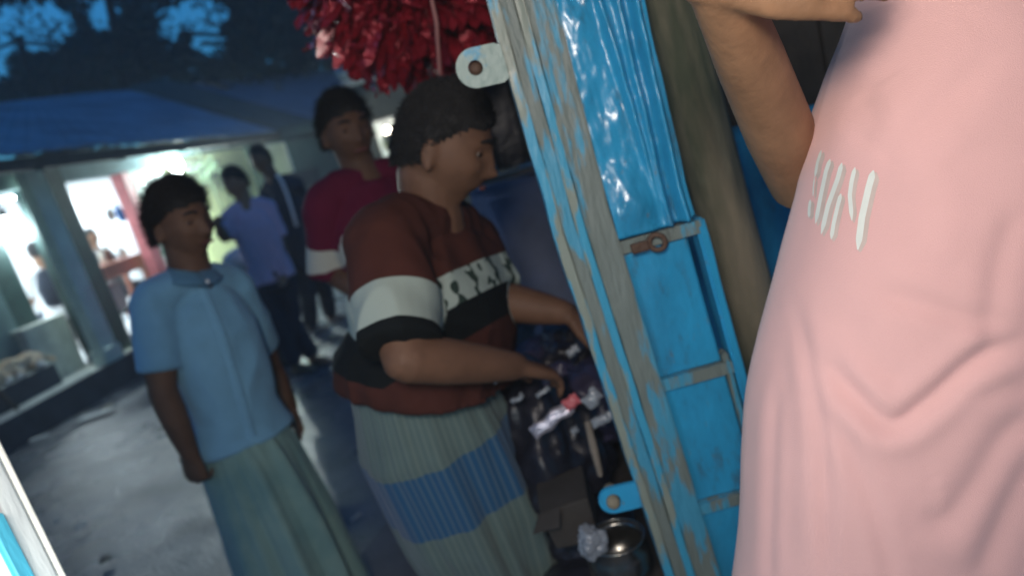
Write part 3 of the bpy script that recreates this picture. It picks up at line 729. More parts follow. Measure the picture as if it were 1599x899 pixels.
# ---------------------------------------------------------------- the sleeping dog
M['fur'] = mat('tan_fur', (.62, .44, .26), .95, .3, 14, .6, 200, col2=(.66, .56, .42))
M['fur_white'] = mat('white_fur', (.75, .72, .66), .95, .1, 14, .5, 200)
def dog():
    c = F(.50, -.40, .45); ax = -FA; lt = FN.copy(); Z = .45
    P = lambda a, b, z: c+ax*a*.70+lt*b*.75+V(0, 0, z)
    root = thing('dog', P(0, 0, 0), 'tan dog with white paws sleeping on the lit veranda step', 'dog')
    bm = NB()
    loft(bm, [P(-.27, 0, .085), P(-.17, .0, .105), P(0, .01, .095), P(.15, 0, .11), P(.26, .0, .10), P(.34, .02, .09)], [.06, .08, .066, .082, .066, .045], [.06, .08, .066, .08, .062, .045], lt, 20, .4)
    loft(bm, [P(.32, .02, .09), P(.40, .04, .075), P(.45, .05, .06)], [.055, .05, .05], [.055, .05, .05], lt, 14, .4)      # neck
    ball(bm, P(.48, .06, .06), (.052, .052, .046), 16)
    loft(bm, [P(.50, .07, .055), P(.555, .10, .040), P(.60, .125, .032)], [.038, .030, .022], [.036, .026, .020], V(0, 0, 1), 12, .5)
    ball(bm, P(-.22, .03, .09), (.075, .075, .065), 16)       # haunch
    limb(bm, P(-.20, .08, .08), P(-.06, .16, .045), .06, .035); limb(bm, P(-.06, .16, .045), P(-.18, .20, .025), .032, .020); limb(bm, P(-.18, .20, .025), P(-.10, .235, .02), .02, .022)
    limb(bm, P(.24, .06, .07), P(.12, .14, .045), .05, .032); limb(bm, P(.12, .14, .045), P(.24, .20, .025), .028, .02); limb(bm, P(.24, .20, .025), P(.30, .215, .02), .02, .023)
    limb(bm, P(.28, .05, .06), P(.36, .16, .03), .04, .024); limb(bm, P(.36, .16, .03), P(.44, .20, .02), .022, .022)
    limb(bm, P(-.24, -.05, .06), P(-.10, .05, .03), .05, .03)
    loft(bm, [P(-.33, 0, .08), P(-.40, .06, .04), P(-.38, .15, .02), P(-.30, .20, .018)], [.03, .024, .02, .010], [.03, .024, .02, .010], V(0, 0, 1), 10, .5)
    for q in (-1, 1):
        e = P(.455, .06+q*.045, .10); loft(bm, [e, e+V(-.01, 0, .03), e+lt*q*.03+V(0, 0, .015)], [.022, .018, .006], [.008, .008, .004], ax, 8, .4)
    me = remeshed(bm, .009, 4); put('body', me, [M['fur'], M['fur_white']], root, True)
    paws = [P(-.12, .22, .02), P(.28, .21, .02), P(.42, .19, .02), P(.58, .11, .03)]
    for p in me.polygons:
        if min((p.center-q).length for q in paws) < .065 or (p.center-P(.12, .06, .02)).length < .09: p.material_index = 1
    bm = NB(); ball(bm, P(.615, .13, .036), .012, 8); obj('nose', bm, M['socket'], root, True)
dog()

# ---------------------------------------------------------------- trees behind the roofs
M['leaf'] = mat('night_foliage', (.035, .055, .03), .7, .4, 2)
M['bark'] = mat('tree_bark', (.06, .05, .04), .9, .4, 8, .6, 30)
GAPS = [(45, 42, 75, 42, .72), (0, 95, 16, 42, .95), (160, 22, 30, 26, .85), (300, 22, 62, 32, .75), (325, 66, 34, 24, .85), (130, 70, 12, 8, .6), (262, 55, 22, 22, .5)]
def tree(base, H_, crown, nleaf, label, seed, lsize=.22):
    rd = random.Random(seed); t = thing('tree', base, label, 'tree', 'trees behind the shop roofs')
    bm = NB(); top = base+V(rd.uniform(-.5, .5), 0, H_)
    loft(bm, [base, base+V(.1, 0, H_*.3), base+V(-.1, .1, H_*.6), top], [.32, .24, .17, .07], [.32, .24, .17, .07], V(1, 0, 0), 12, .1)
    obj('trunk', bm, M['bark'], t, True)
    bm = NB()
    for i in range(9):
        z = H_*rd.uniform(.3, .85); a = rd.uniform(0, 2*PI); L = rd.uniform(1.2, 3.0); s0 = base+V(0, 0, z)
        tube(bm, [s0, s0+V(math.cos(a)*L*.5, math.sin(a)*L*.5, L*.35), s0+V(math.cos(a)*L, math.sin(a)*L, L*.5)], .06, 6)
    obj('limbs', bm, M['bark'], t, True)
    vs = []; fs = []; k = 0
    clumps = []
    while len(clumps) < 90:
        p = V(rd.gauss(0, .5), rd.gauss(0, .5), rd.gauss(0, .5))
        if p.length > 1: continue
        clumps.append(crown[0]+V(p.x*crown[1].x, p.y*crown[1].y, p.z*crown[1].z))
    while k < nleaf:
        c = rd.choice(clumps); q = c+V(rd.gauss(0, .45), rd.gauss(0, .45), rd.gauss(0, .35))
        u, v = px(q); keep = True
        for (gx, gy, rx, ry, pr) in GAPS:
            if ((u-gx)/rx)**2+((v-gy)/ry)**2 < 1 and rd.random() < pr**.22: keep = False
        k += 1
        if not keep: continue
        d = V(rd.gauss(0, 1), rd.gauss(0, 1), rd.gauss(-.5, .8)).normalized(); w = d.orthogonal().normalized()*lsize*.22; e = q+d*lsize*rd.uniform(.6, 1.2)
        i0 = len(vs); vs += [q, mid(q, e, .45)+w, e, mid(q, e, .45)-w]; fs.append((i0, i0+1, i0+2, i0+3))
    me = bpy.data.meshes.new('crown'); me.from_pydata([tuple(x) for x in vs], [], fs); put('crown', me, M['leaf'], t)
def G0(u, v, Y): p = at(u, v, Y); return V(p.x, p.y, 0), p
for i, (u, v, Y, rx, rz, nl, lb) in enumerate((
    (30, 60, 20, 4.5, 2.6, 5200, 'dark leafy tree with blue sky gaps above the left end of the near roof'),
    (180, 80, 22, 4.0, 2.8, 6500, 'dense dark tree rising over the middle of the near roof'),
    (330, 40, 21, 3.6, 2.9, 5500, 'dark tree with a broken patch of blue sky above the roof verge'),
    (440, 30, 19, 3.6, 3.4, 9000, 'tallest black tree mass beside the red foil bunch'),
    (600, 20, 21, 4.5, 3.6, 8000, 'black tree standing behind the red foil bunch'),
    (-120, 60, 21, 3.5, 3.5, 4000, 'dark tree at the far left beyond the shops'),
    (120, -90, 20, 6.0, 1.6, 4500, 'high spreading dark tree overhanging the top left corner'),
    (90, 120, 24, 6.0, 1.0, 5200, 'low dark tree growing just behind the near roof ridge'),
    (800, 60, 22, 5, 3.4, 6000, 'dark tree behind the blue stall leaf'))):
    b0, c0 = G0(u, v, Y); tree(b0, max(3.5, c0.z), (c0, V(rx, rx*.7, rz)), nl, lb, 50+i, .26)
# far tree line closing the road
bm = NB(); rd = random.Random(5)
for i in range(9000):
    x = rd.uniform(-40, 45); z = abs(rd.gauss(0, 2.4)); q = V(x, 34+rd.uniform(-2, 4)+abs(x)*.1, z)
    d = V(rd.gauss(0, 1), rd.gauss(0, 1), rd.gauss(0, .8)).normalized()*.7; w = d.orthogonal().normalized()*.3
    bm.faces.new([bm.verts.new(p) for p in (q, q+d*.5+w, q+d, q+d*.5-w)])
tag(obj('wooded_skyline', bm, M['leaf']), kind='stuff', label='dark far-off tree line closing the end of the road', cat='trees')

# ================================================================ THE STALL
def paint_mat(name, paint, under, thr=.52, sc=9, rough=.38, stretch=(1, 1, .25), bump=.25, coat=.0):
    m = mat(name, paint, rough, .2, sc, bump, 70, col2=under, stretch=stretch, mixlo=thr, mixhi=thr+.05, coat=coat)
    return m
BLUE = (.03, .35, .64)
M['blue_paint'] = paint_mat('glossy_blue_enamel', BLUE, (.02, .20, .42), .58, 5, .30, (1, 1, .6), .15, .3)
M['blue_worn'] = paint_mat('worn_blue_enamel_over_grey', (.05, .33, .52), (.24, .28, .24), .50, 22, .42, (1, 1, .22), .4, .1)
M['grey_worn'] = paint_mat('weathered_grey_wood_flecked_blue', (.165, .20, .185), (.06, .30, .46), .53, 20, .5, (1, 1, .2), .6)
M['hasp_paint'] = paint_mat('chipped_pale_paint', (.27, .36, .33), (.10, .32, .46), .52, 16, .45, (1, 1, 1), .3)
M['log'] = mat('mossy_weathered_log', (.24, .21, .15), .85, .5, 7, .8, 35, col2=(.07, .085, .055), stretch=(1, 1, .22), mixlo=.40, mixhi=.60)
M['rust'] = mat('rusty_iron', (.10, .055, .035), .7, .3, 30, .3, 90)

t, b = nodes_of(M['blue_paint'])
cur = b.inputs['Base Color'].links[0].from_socket
tc = t.nodes.new('ShaderNodeTexCoord'); mp_ = t.nodes.new('ShaderNodeMapping'); mp_.inputs['Scale'].default_value = (1, 1, .35); t.links.new(tc.outputs['Object'], mp_.inputs[0])
for sc_, lo, hi, c_, am in ((28, .56, .74, (.10, .085, .06), .75), (90, .62, .70, (.20, .18, .15), .7), (7, .42, .75, (.02, .12, .22), .75)):
    n = t.nodes.new('ShaderNodeTexNoise'); n.inputs['Scale'].default_value = sc_; n.inputs['Detail'].default_value = 7; n.inputs['Roughness'].default_value = .7; t.links.new(mp_.outputs[0], n.inputs[0])
    r_ = t.nodes.new('ShaderNodeMapRange'); r_.inputs[1].default_value = lo; r_.inputs[2].default_value = hi; r_.inputs[4].default_value = am; t.links.new(n.outputs[0], r_.inputs[0])
    x_ = t.nodes.new('ShaderNodeMix'); x_.data_type = 'RGBA'; t.links.new(r_.outputs[0], x_.inputs[0]); t.links.new(cur, x_.inputs[6]); x_.inputs[7].default_value = (*c_, 1); cur = x_.outputs[2]
t.links.new(cur, b.inputs['Base Color'])
zt = lambda u, v, Y=1.1: at(u, v, Y).z
stall = thing('stall_shutter', V(.2, 1.1, .03), 'glossy blue folded metal stall shutter with worn grey edges', 'shutter')
X0 = .088
def dbox(name, x0, x1, y0, y1, z0, z1, mm, bev=.003, parent=None, jit=.0):
    bm = NB()
    nz = max(2, int((z1-z0)/.03)); vs = []
    box(bm, x0, x1, y0, y1, z0, z1)
    bmesh.ops.bisect_plane
    ed = [e for e in bm.edges if abs(e.verts[0].co.z-e.verts[1].co.z) > 1e-6]
    if jit and nz > 2: bmesh.ops.subdivide_edges(bm, edges=ed, cuts=nz, use_grid_fill=True)
    if jit:
        for v in bm.verts: v.co += Vector((noise.noise(v.co*14+V(x0*99, 0, 0)), noise.noise(v.co*14+V(0, 9, x0*50)), 0))*jit
    if bev: bmesh.ops.bevel(bm, geom=[e for e in bm.edges if len(e.link_faces) == 2 and e.calc_face_angle(0) > .8], offset=bev, segments=2, affect='EDGES', clamp_overlap=True)
    return obj(name, bm, mm, parent or stall, False)
ZB, ZT = .12, 2.15
dbox('edge_strip', .088, .104, 1.086, 1.125, ZB, ZT, M['blue_worn'], .002, jit=.003)
dbox('edge_strip', .1048, .126, 1.090, 1.14, ZB, ZT, M['grey_worn'], .002, jit=.002)
dbox('edge_strip', .1268, .141, 1.085, 1.14, ZB, ZT, M['blue_worn'], .002, jit=.002)

dbox('stile', .1418, .186, 1.080, 1.14, ZB, ZT, M['grey_worn'], .003, jit=.002)
zr = [zt(985, 382), zt(1062, 592), zt(1098, 790)]
# lower flat panels
bm = NB()
def sheet(name, x0, x1, z0, z1, y, mm, amp=.0, nu=24, nv=60, parent=None, fn=None):
    bm = NB(); rows = []
    for L in (0, 1):
        for j in range(nv+1):
            row = []
            for i in range(nu+1):
                u, v = i/nu, j/nv; x = x0+(x1-x0)*u; z = z0+(z1-z0)*v
                yy = y+(fn(u, v, x, z) if fn else 0)+amp*noise.fractal(V(x*12, 0, z*8), 1, 2, 2)+L*.003
                row.append(bm.verts.new((x, yy, z)))
            rows.append(row)
    for L in (0, 1):
        for j in range(nv):
            a, b = rows[L*(nv+1)+j], rows[L*(nv+1)+j+1]
            for i in range(nu): bm.faces.new((a[i], a[i+1], b[i+1], b[i]))
    for j in range(nv):
        for e in (0, nu): bm.faces.new((rows[j][e], rows[j+1][e], rows[nv+2+j][e], rows[nv+1+j][e]))
    for r in (0, nv):
        for i in range(nu): bm.faces.new((rows[r][i], rows[r][i+1], rows[nv+1+r][i+1], rows[nv+1+r][i]))
    return obj(name, bm, mm, parent or stall, True)
sheet('panel', .187, .318, ZB, zr[2]-.014, 1.102, M['blue_paint'], .003)
sheet('panel', .187, .300, zr[2]+.012, zr[1]-.012, 1.102, M['blue_paint'], .003)
sheet('panel', .187, .300, zr[1]+.012, zr[0]-.014, 1.102, M['blue_paint'], .003)
# upper panel: dented tin with raised folds that catch the bulb
def dent(u, v, x, z):
    y = -.020*math.exp(-((u-.25-.22*(1-v))/.10)**2)*max(0, min(1, (v-.35)*4))
    y -= .012*math.sin(max(0, u-.66)/.34*PI*3)*(1 if u > .66 else 0)
    y += .014*math.exp(-((u-.45)/.2)**2-((v-.52)/.12)**2)
    y -= .022*math.exp(-((u-.3)/.28)**2-((v-.06)/.05)**2)
    y -= .016*math.exp(-((u-.55+.4*(v-.3))/.05)**2)*math.exp(-((v-.3)/.25)**2)
    y += .004*noise.fractal(V(x*30, 0, z*18), 1, 2, 3)
    return y
sheet('dented_panel', .187, .312, zr[0]+.016, ZT, 1.088, M['blue_paint'], .003, 60, 200, fn=dent)
for i, z in enumerate(zr):
    dbox('rail', .187, (.326, .315, .315)[i], 1.090, 1.118, z-.011, z+.011, M['grey_worn'], .003, jit=.0015)
dbox('stile', .302, .313, 1.092, 1.12, zr[2]+.014, zr[1]+.028, M['grey_worn'], .003, jit=.002)
dbox('stile', .316, .334, 1.090, 1.13, ZB, zr[0]+.014, M['blue_paint'], .004, jit=.002)
dbox('stile', .3125, .322, 1.094, 1.13, zr[0]+.018, ZT, M['blue_paint'], .003, jit=.002)
# ring latch at the cross rail
c = at(1022, 380, 1.078)
bm = NB(); bmesh.ops.create_cone(bm, cap_ends=False, segments=8, radius1=.001, radius2=.001, depth=.001); bm.clear()
def torus(bm, c, R_, r, nrm, n=24, m=8):
    nrm = nrm.normalized(); x = nrm.orthogonal().normalized(); y = nrm.cross(x); rings = []
    for i in range(n):
        t = 2*PI*i/n; d = x*math.cos(t)+y*math.sin(t)
        rings.append([bm.verts.new(c+d*(R_+r*math.cos(2*PI*k/m))+nrm*r*math.sin(2*PI*k/m)) for k in range(m)])
    for i in range(n):
        A, B = rings[i], rings[(i+1) % n]
        for k in range(m): bm.faces.new((A[k], A[(k+1) % m], B[(k+1) % m], B[k]))
torus(bm, c, .013, .0045, V(.3, 1, 0)); obj('ring_latch', bm, M['rust'], stall, True)
bm = NB(); box(bm, c.x-.045, c.x-.016, 1.070, 1.079, c.z-.008, c.z+.009); bevel(bm, .002, 1); obj('latch_plate', bm, M['rust'], stall)
# hasp plates with a hole
def hasp(c, R_, rh, xr, y, th, mm, hole, zlow, zhigh):
    """plate in the x-z plane: rounded left end with a hole round c, running right to xr"""
    bm = NB(); N_ = 32; out = []; inn = []
    for i in range(N_):
        t = 2*PI*(i+.5)/N_; ct, st = math.cos(t), math.sin(t)
        inn.append((c.x+rh*ct, c.z+rh*st))
        if ct < 0: out.append((c.x+R_*ct, c.z+R_*st))
        else:
            k = (xr-c.x)/max(ct, 1e-4); kz = (R_)/max(abs(st), 1e-4); k = min(k, kz)
            x, z = c.x+k*ct, c.z+k*st
            out.append((x, z+(x-c.x)*(-.05)))
    Vv = {}
    for nm, arr in (('o', out), ('i', inn)):
        for L, yy in ((0, y), (1, y+th)): Vv[nm, L] = [bm.verts.new((p[0], yy, p[1])) for p in arr]
    for i in range(N_):
        j = (i+1) % N_
        bm.faces.new((Vv['o', 0][i], Vv['o', 0][j], Vv['i', 0][j], Vv['i', 0][i]))
        bm.faces.new((Vv['o', 1][i], Vv['i', 1][i], Vv['i', 1][j], Vv['o', 1][j]))
        bm.faces.new((Vv['o', 0][i], Vv['o', 1][i], Vv['o', 1][j], Vv['o', 0][j]))
        bm.faces.new((Vv['i', 0][i], Vv['i', 0][j], Vv['i', 1][j], Vv['i', 1][i]))
    return obj('hasp_plate', bm, mm, stall)
hc = at(748, 106, 1.09)
hasp(hc, .030, .0115, .0875, 1.082, .007, M['hasp_paint'], None, 0, 0)
hc2 = at(957, 778, 1.09); hc2.x -= .066*(1.28-hc2.z)
hasp(hc2, .026, .013, .0875, 1.082, .008, M['blue_paint'], None, 0, 0)
bm = NB(); tube(bm, [hc2+V(.002, .03, .002), hc2+V(-.002, -.014, -.002)], .0122, 14, .3); obj('wooden_peg', bm, M['log'], stall, True)
bm = NB(); tube(bm, [hc+V(.001, .03, 0), hc+V(0, .006, 0)], .0112, 14, .3); obj('rusty_bolt', bm, M['rust'], stall, True)

for o_ in stall.children:
    for v_ in o_.data.vertices: v_.co.x += .066*(1.28-v_.co.z) if v_.co.z < 1.28 else .02*(1.28-v_.co.z)
# wooden log post
lp = NB(); pts = []; n_ = 46
for i in range(n_):
    t = i/(n_-1); z = -.02+2.45*t; x = .560-.100*z+.005*math.sin(z*5); pts.append(V(x, 1.30+.01*math.sin(z*3), z))
ringsL = loft(lp, pts, [.056-.004*i/n_ for i in range(n_)], [.056-.004*i/n_ for i in range(n_)], V(1, 0, 0), 40, .05)
for v in lp.verts:
    t = (v.co-V(.56-.1*v.co.z, 1.3, v.co.z)); a = math.atan2(t.y, t.x)
    k = .005*noise.noise(V(math.cos(a)*4, math.sin(a)*4, v.co.z*2.0))+.0025*noise.noise(V(math.cos(a)*14, math.sin(a)*14, v.co.z*3))
    v.co += Vector((math.cos(a), math.sin(a), 0))*k
tag(obj('log_post', lp, M['log'], None, True), 'mossy rough wooden log post standing behind the blue shutter', 'post')

# stall structure: platform, back boards, roof
st = thing('market_stall', V(.9, 1.8, .03), 'market stall of blue sheets and dark boards behind the blue shutter', 'stall')
bm = NB(); box(bm, .0, 2.2, 1.18, 2.25, .46, .50); bevel(bm, .004, 1); obj('platform', bm, M['dark_wood'], st)
bm = NB(); box(bm, .02, 2.2, 1.20, 1.23, .03, .457); obj('skirt_board', bm, M['dark_wood'], st)
bm = NB(); box(bm, .01, .04, 1.235, 2.2, .03, .457); obj('skirt_board', bm, M['dark_wood'], st)
sheet('back_sheet', .44, 1.9, .50, 1.30, 1.62, M['blue_paint'], .004, 60, 20, parent=st)
for i in range(7):
    x = .46+i*.21; dbox('back_board', x, x+.2, 1.66, 1.68, .50, 2.25, M['dark_wood'], .003, parent=st)
for x, y in ((.30, 1.62), (2.1, 1.62), (2.1, -.7), (-.64, -.7)):
    bm = NB(); tube(bm, [V(x, y, 0), V(x, y, 2.4)], .035, 10); obj('pole', bm, M['dark_wood'], st, True)
bm = NB()
M['tarp_dark'] = mat('dark_tarpaulin', (.03, .035, .045), .6, .3, 3, .3, 20)
rows = []
for L in (0, 1):
    for j in range(25):
        rows.append([bm.verts.new((-.75+i*.12, -.9+j*.145, 2.36-.05*math.sin(i*.9)**2*math.sin(j*.5)**2+.012*L+.08*math.sin(j*PI/24))) for i in range(26)])
for L in (0, 1):
    for j in range(24):
        for i in range(25): bm.faces.new((rows[L*25+j][i], rows[L*25+j][i+1], rows[L*25+j+1][i+1], rows[L*25+j+1][i]))
obj('roof_tarp', bm, M['tarp_dark'], st, True)
for y in (-.7, .6, 1.95):
    bm = NB(); tube(bm, [V(-.75, y, 2.31), V(2.3, y, 2.31)], .022, 8); obj('roof_pole', bm, M['dark_wood'], st, True)

# near-left painted post right beside the camera
M['white_blue'] = paint_mat('chipped_white_paint_over_blue', (.90, .92, .90), (.12, .60, .80), .60, 5, .5, (1, 1, .3), .2)
M['cream_edge'] = mat('cream_painted_edge', (.90, .86, .78), .6, .2, 8, .2, 40)
pp = thing('painted_post', V(-.5, .48, .0), 'glaring white and blue painted stall post in the bottom left corner', 'post')
a1, a2 = at(-2, 650, .5), at(96, 899, .5)
bm = NB(); xr = (a1.x+a2.x)/2-.045
box(bm, xr-.13, xr-.001, .50, .55, 0, 2.3); bevel(bm, .006, 2); obj('post', bm, M['white_blue'], pp)
bm = NB(); box(bm, xr-.0095, xr-.0015, .5505, .557, 0, 2.295); bevel(bm, .003, 2); obj('edge_trim', bm, M['cream_edge'], pp)
bm = NB(); box(bm, xr-.0005, xr+.005, .503, .518, .2, 1.26); bevel(bm, .001, 1); obj('batten', bm, paint_mat('sky_blue_batten', (.10, .55, .75), (.8, .8, .75), .6), pp)

# ---------------------------------------------------------------- red foil bunches
M['foil'] = mat('red_foil', (.46, .022, .045), .24, .35, 30, .35, 160, metal=.35, spec=.8, coat=.4)
M['foil_shaded'] = mat('shaded_red_foil', (.26, .015, .035), .30, .35, 30, .35, 160, metal=.35, spec=.7, coat=.3)  # same foil with shade painted into its colour, for the smaller bunch
M['twine'] = mat('pinkish_twine', (.5, .22, .2), .7, .2)
strips = []
for q in range(7):
    rd = random.Random(100+q); me = bpy.data.meshes.new('foil_strip'); vs = []; fs = []
    n_ = 9; L = .16; bend = rd.uniform(.2, .9)
    for i in range(n_+1):
        t = i/n_; w = .016*(1-.5*abs(t-.45)*1.6)*(1 if t < .95 else .4)
        x = L*t; z = -bend*.05*t*t+rd.uniform(-.004, .004)*3*t; tw = rd.uniform(-.5, .5)*t*2.2
        for s_ in (-1, 0, 1):
            vs.append((x, s_*w*math.cos(tw), z+s_*w*math.sin(tw)+(.005*rd.uniform(-1, 1) if s_ else .003*rd.uniform(-1, 1))))
    for i in range(n_):
        for k in (0, 1): a = i*3+k; fs.append((a, a+1, a+4, a+3))
    me.from_pydata(vs, [], fs); me.materials.append(M['foil']); strips.append(me)
def bunch(c, rad, n, label, seed, dark=False, lim=290):
    rd = random.Random(seed); t = thing('foil_bunch', c, label, 'decoration', 'red foil bunches hung from the stall roof')
    bm = NB(); tube(bm, [c+V(0, 0, .02), V(c.x+.02, c.y, 2.30)], .006, 6); obj('cord', bm, M['twine'], t, True)
    for i in range(n):
        d = V(rd.gauss(0, 1), rd.gauss(0, .8), rd.gauss(-.25, .8)).normalized()
        p = c+d*rad*rd.uniform(.45, .78); me = strips[rd.randrange(7)]
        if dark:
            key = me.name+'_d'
            if key not in DK: DK[key] = me.copy(); DK[key].materials[0] = M['foil_shaded']
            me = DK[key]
        o = bpy.data.objects.new('foil_strip', me); COL.objects.link(o); o.parent = t
        s_ = rad*rd.uniform(.22, .36)/.16; dd = (d+V(rd.uniform(-.3, .3), 0, -.55)).normalized()
        y = dd.cross(V(rd.uniform(-1, 1), rd.uniform(-1, 1), rd.uniform(-1, 1))).normalized(); z = dd.cross(y)
        Mm = (Matrix((dd, y, z)).transposed() @ Matrix.Diagonal((s_, 1.1, 1.1))).to_4x4(); Mm.translation = p-c
        o.matrix_basis = Mm
    bm = NB()       # the strips packed inside
    for i in range(900):
        d = V(rd.gauss(0, 1), rd.gauss(0, .8), rd.gauss(-.1, .8)).normalized(); p = c+d*rad*rd.uniform(.1, .80)
        dd = (d+V(rd.uniform(-.5, .5), rd.uniform(-.5, .5), -.5)).normalized()*rad*.26; w = dd.cross(V(rd.uniform(-1, 1), rd.uniform(-1, 1), rd.uniform(-1, 1))).normalized()*.018
        a = [bm.verts.new(q) for q in (p-w*.6, p+w*.6, p+dd*.5+w+V(0, 0, .004), p+dd*.5-w, p+dd+w*.5-V(0, 0, .008), p+dd-w*.5)]
        bm.faces.new((a[0], a[1], a[2], a[3])); bm.faces.new((a[3], a[2], a[4], a[5]))
    tag(obj('inner_strips', bm, M['foil_shaded' if dark else 'foil'], t), kind='stuff')
    return t
DK = {}
gb = at(628, -28, 1.95)
bunch(gb, .305, 290, 'large full bunch of shiny red foil strips hanging above the heads', 5)
bunch(at(748, -30, 2.0), .20, 190, 'smaller red foil bunch, coloured darker for shade, hanging next to the hasp of the shutter', 6, True)
bm = NB(); p0, p1 = at(662, -60, 1.62), at(688, 128, 1.66)
tube(bm, [p0, mid(p0, p1, .5)+V(.01, 0, 0), p1], .0045, 8); tag(obj('twine', bm, M['twine'], None, True), 'pinkish cord hanging straight down before the large red foil bunch', 'cord')

# ---------------------------------------------------------------- goods on the stall
M['black_poly'] = mat('black_polythene', (.018, .018, .028), .35, .4, 8, .6, 24)
M['purple_poly'] = mat('dark_purple_polythene', (.05, .045, .09), .35, .4, 8, .6, 24)
M['clear_poly'] = mat('cloudy_plastic', (.26, .29, .33), .25, .3, 8, .6, 24)
M['tarp'] = mat('blue_grey_tarpaulin', (.36, .43, .62), .55, .35, 3, .5, 9, sheen=.2)
M['foilsilver'] = mat('silver_packet', (.55, .52, .60), .25, .2, 20, .5, 60, metal=.5)
M['foilpink'] = mat('pink_packet', (.62, .14, .16), .3, .2, 20, .4, 60)
M['tan_board'] = mat('tan_board_edge', (.26, .22, .18), .8, .4, 12, .4, 40)
M['brown_card'] = mat('brown_cardboard', (.05, .043, .038), .85, .25, 8, .3, 40)
M['steel'] = mat('worn_steel', (.30, .29, .26), .25, .3, 14, .25, 30, metal=.95)
def lump(name, c, r, mm, label, cat, seed, am=.25, rot=0):
    bm = NB(); bmesh.ops.create_icosphere(bm, subdivisions=5, radius=1)
    for v in bm.verts:
        n1 = noise.fractal(v.co*1.3+V(seed, 0, 0), 1, 2, 3); n2 = abs(noise.noise(v.co*4+V(seed*2, 0, 0)))
        k = 1+am*n1-am*.35*n2
        v.co = Vector((v.co.x*k*r[0], v.co.y*k*r[1], max(-.85*r[2], v.co.z*k*r[2])))
    o = obj(name, bm, mm, None, True); o.location = c; o.rotation_euler.z = rot; tag(o, label, cat); return o
def packet(c, L, W_, T, rot, mm, label, cat='packet', seed=0):
    bm = NB(); nu, nv = 16, 8; rows = []
    for s_ in (1, -1):
        for j in range(nv+1):
            row = []
            for i in range(nu+1):
                u, v = i/nu*2-1, j/nv*2-1; h = T*(1-u**4)*(1-v**4)+.003
                h += T*.5*noise.noise(V(u*3+seed, v*3, s_))
                row.append(bm.verts.new((u*L/2, v*W_/2+.006*noise.noise(V(u*2, seed, 0)), s_*h)))
            rows.append(row)
    for q in (0, nv+1):
        for j in range(nv):
            for i in range(nu): bm.faces.new((rows[q+j][i], rows[q+j][i+1], rows[q+j+1][i+1], rows[q+j+1][i]))
    o = obj('packet', bm, mm, None, True); o.location = c; o.rotation_euler = rot; tag(o, label, cat); return o
lump('sack', at(845, 720, 1.42)+V(.02, .12, -.02), (.16, .17, .20), M['black_poly'], 'big black polythene sack low on the stall behind the blue hasp', 'sack', 1)
lump('sack', at(900, 655, 1.5)+V(.03, .1, 0), (.13, .15, .12), M['purple_poly'], 'dark purple sack leaning against the shutter edge', 'sack', 2)
lump('sack', at(830, 600, 1.62)+V(0, .1, 0), (.16, .12, .07), M['purple_poly'], 'flat dark purple bag under the man\'s hands', 'bag', 3, .3)
lump('sack', at(900, 560, 1.6)+V(.03, .12, -.02), (.12, .12, .09), M['black_poly'], 'black bundle heaped just below the man\'s far hand', 'bundle', 4, .35)
lump('sack', at(790, 800, 1.5)+V(.02, .2, -.05), (.15, .15, .18), M['black_poly'], 'black sack at the foot of the goods behind the striped lungi', 'sack', 5, .2)
lump('sack', V(.30, 1.9, .62), (.30, .22, .16), M['black_poly'], 'wide black sack at the back of the stall platform', 'sack', 7, .2)
def face_cam(p): return math.atan2(p.x, -p.y)
pk = [((862, 655), .105, .030, 'foilsilver', 'long silver packet lying slanted on the black sack', 1.36, .42), ((893, 628), .035, .026, 'foilpink', 'pink end packet touching the long silver packet', 1.35, .5),
      ((808, 622), .030, .012, 'clear_poly', 'small pale sachet to the left of the goods under the hands', 1.36, .5), ((848, 612), .034, .011, 'clear_poly', 'small pale green sachet above the long silver packet', 1.37, .4),
      ((895, 548), .03, .018, 'clear_poly', 'small shiny sachet on the black bundle', 1.42, .3), ((925, 622), .04, .03, 'clear_poly', 'pale sachet tucked against the shutter edge', 1.30, .6),
      ((942, 655), .05, .02, 'clear_poly', 'greyish plastic wrap beneath the pale sachet at the shutter edge', 1.30, .1), ((898, 672), .016, .014, 'clear_poly', 'tiny pale sachet at the right end of the silver packet', 1.34, .4),
      ((778, 592), .022, .012, 'clear_poly', 'tiny white sachet just under the man\'s near wrist', 1.30, .3), ((938, 540), .04, .03, 'purple_poly', 'purple wrapped packet by the shutter below the far hand', 1.35, .3),
      ((865, 585), .06, .03, 'purple_poly', 'purple packet under the man\'s near hand', 1.40, .2)]
for i, ((u, v), L, W_, mm, lb, Y, ang) in enumerate(pk):
    packet(at(u, v, Y), L, W_, .006, (R(72), -ang, 0), M[mm], lb, seed=i*3.3)
bm = NB(); a_, b_ = at(918, 660, 1.30), at(938, 742, 1.26); loft(bm, [a_, mid(a_, b_), b_], [.007, .009, .006], [.007, .009, .006], V(1, 0, 0), 8, .3); tag(obj('wooden_stick', bm, M['tan_board'], None, True), 'thin tan wooden stick standing among the sacks above the blue hasp', 'stick')
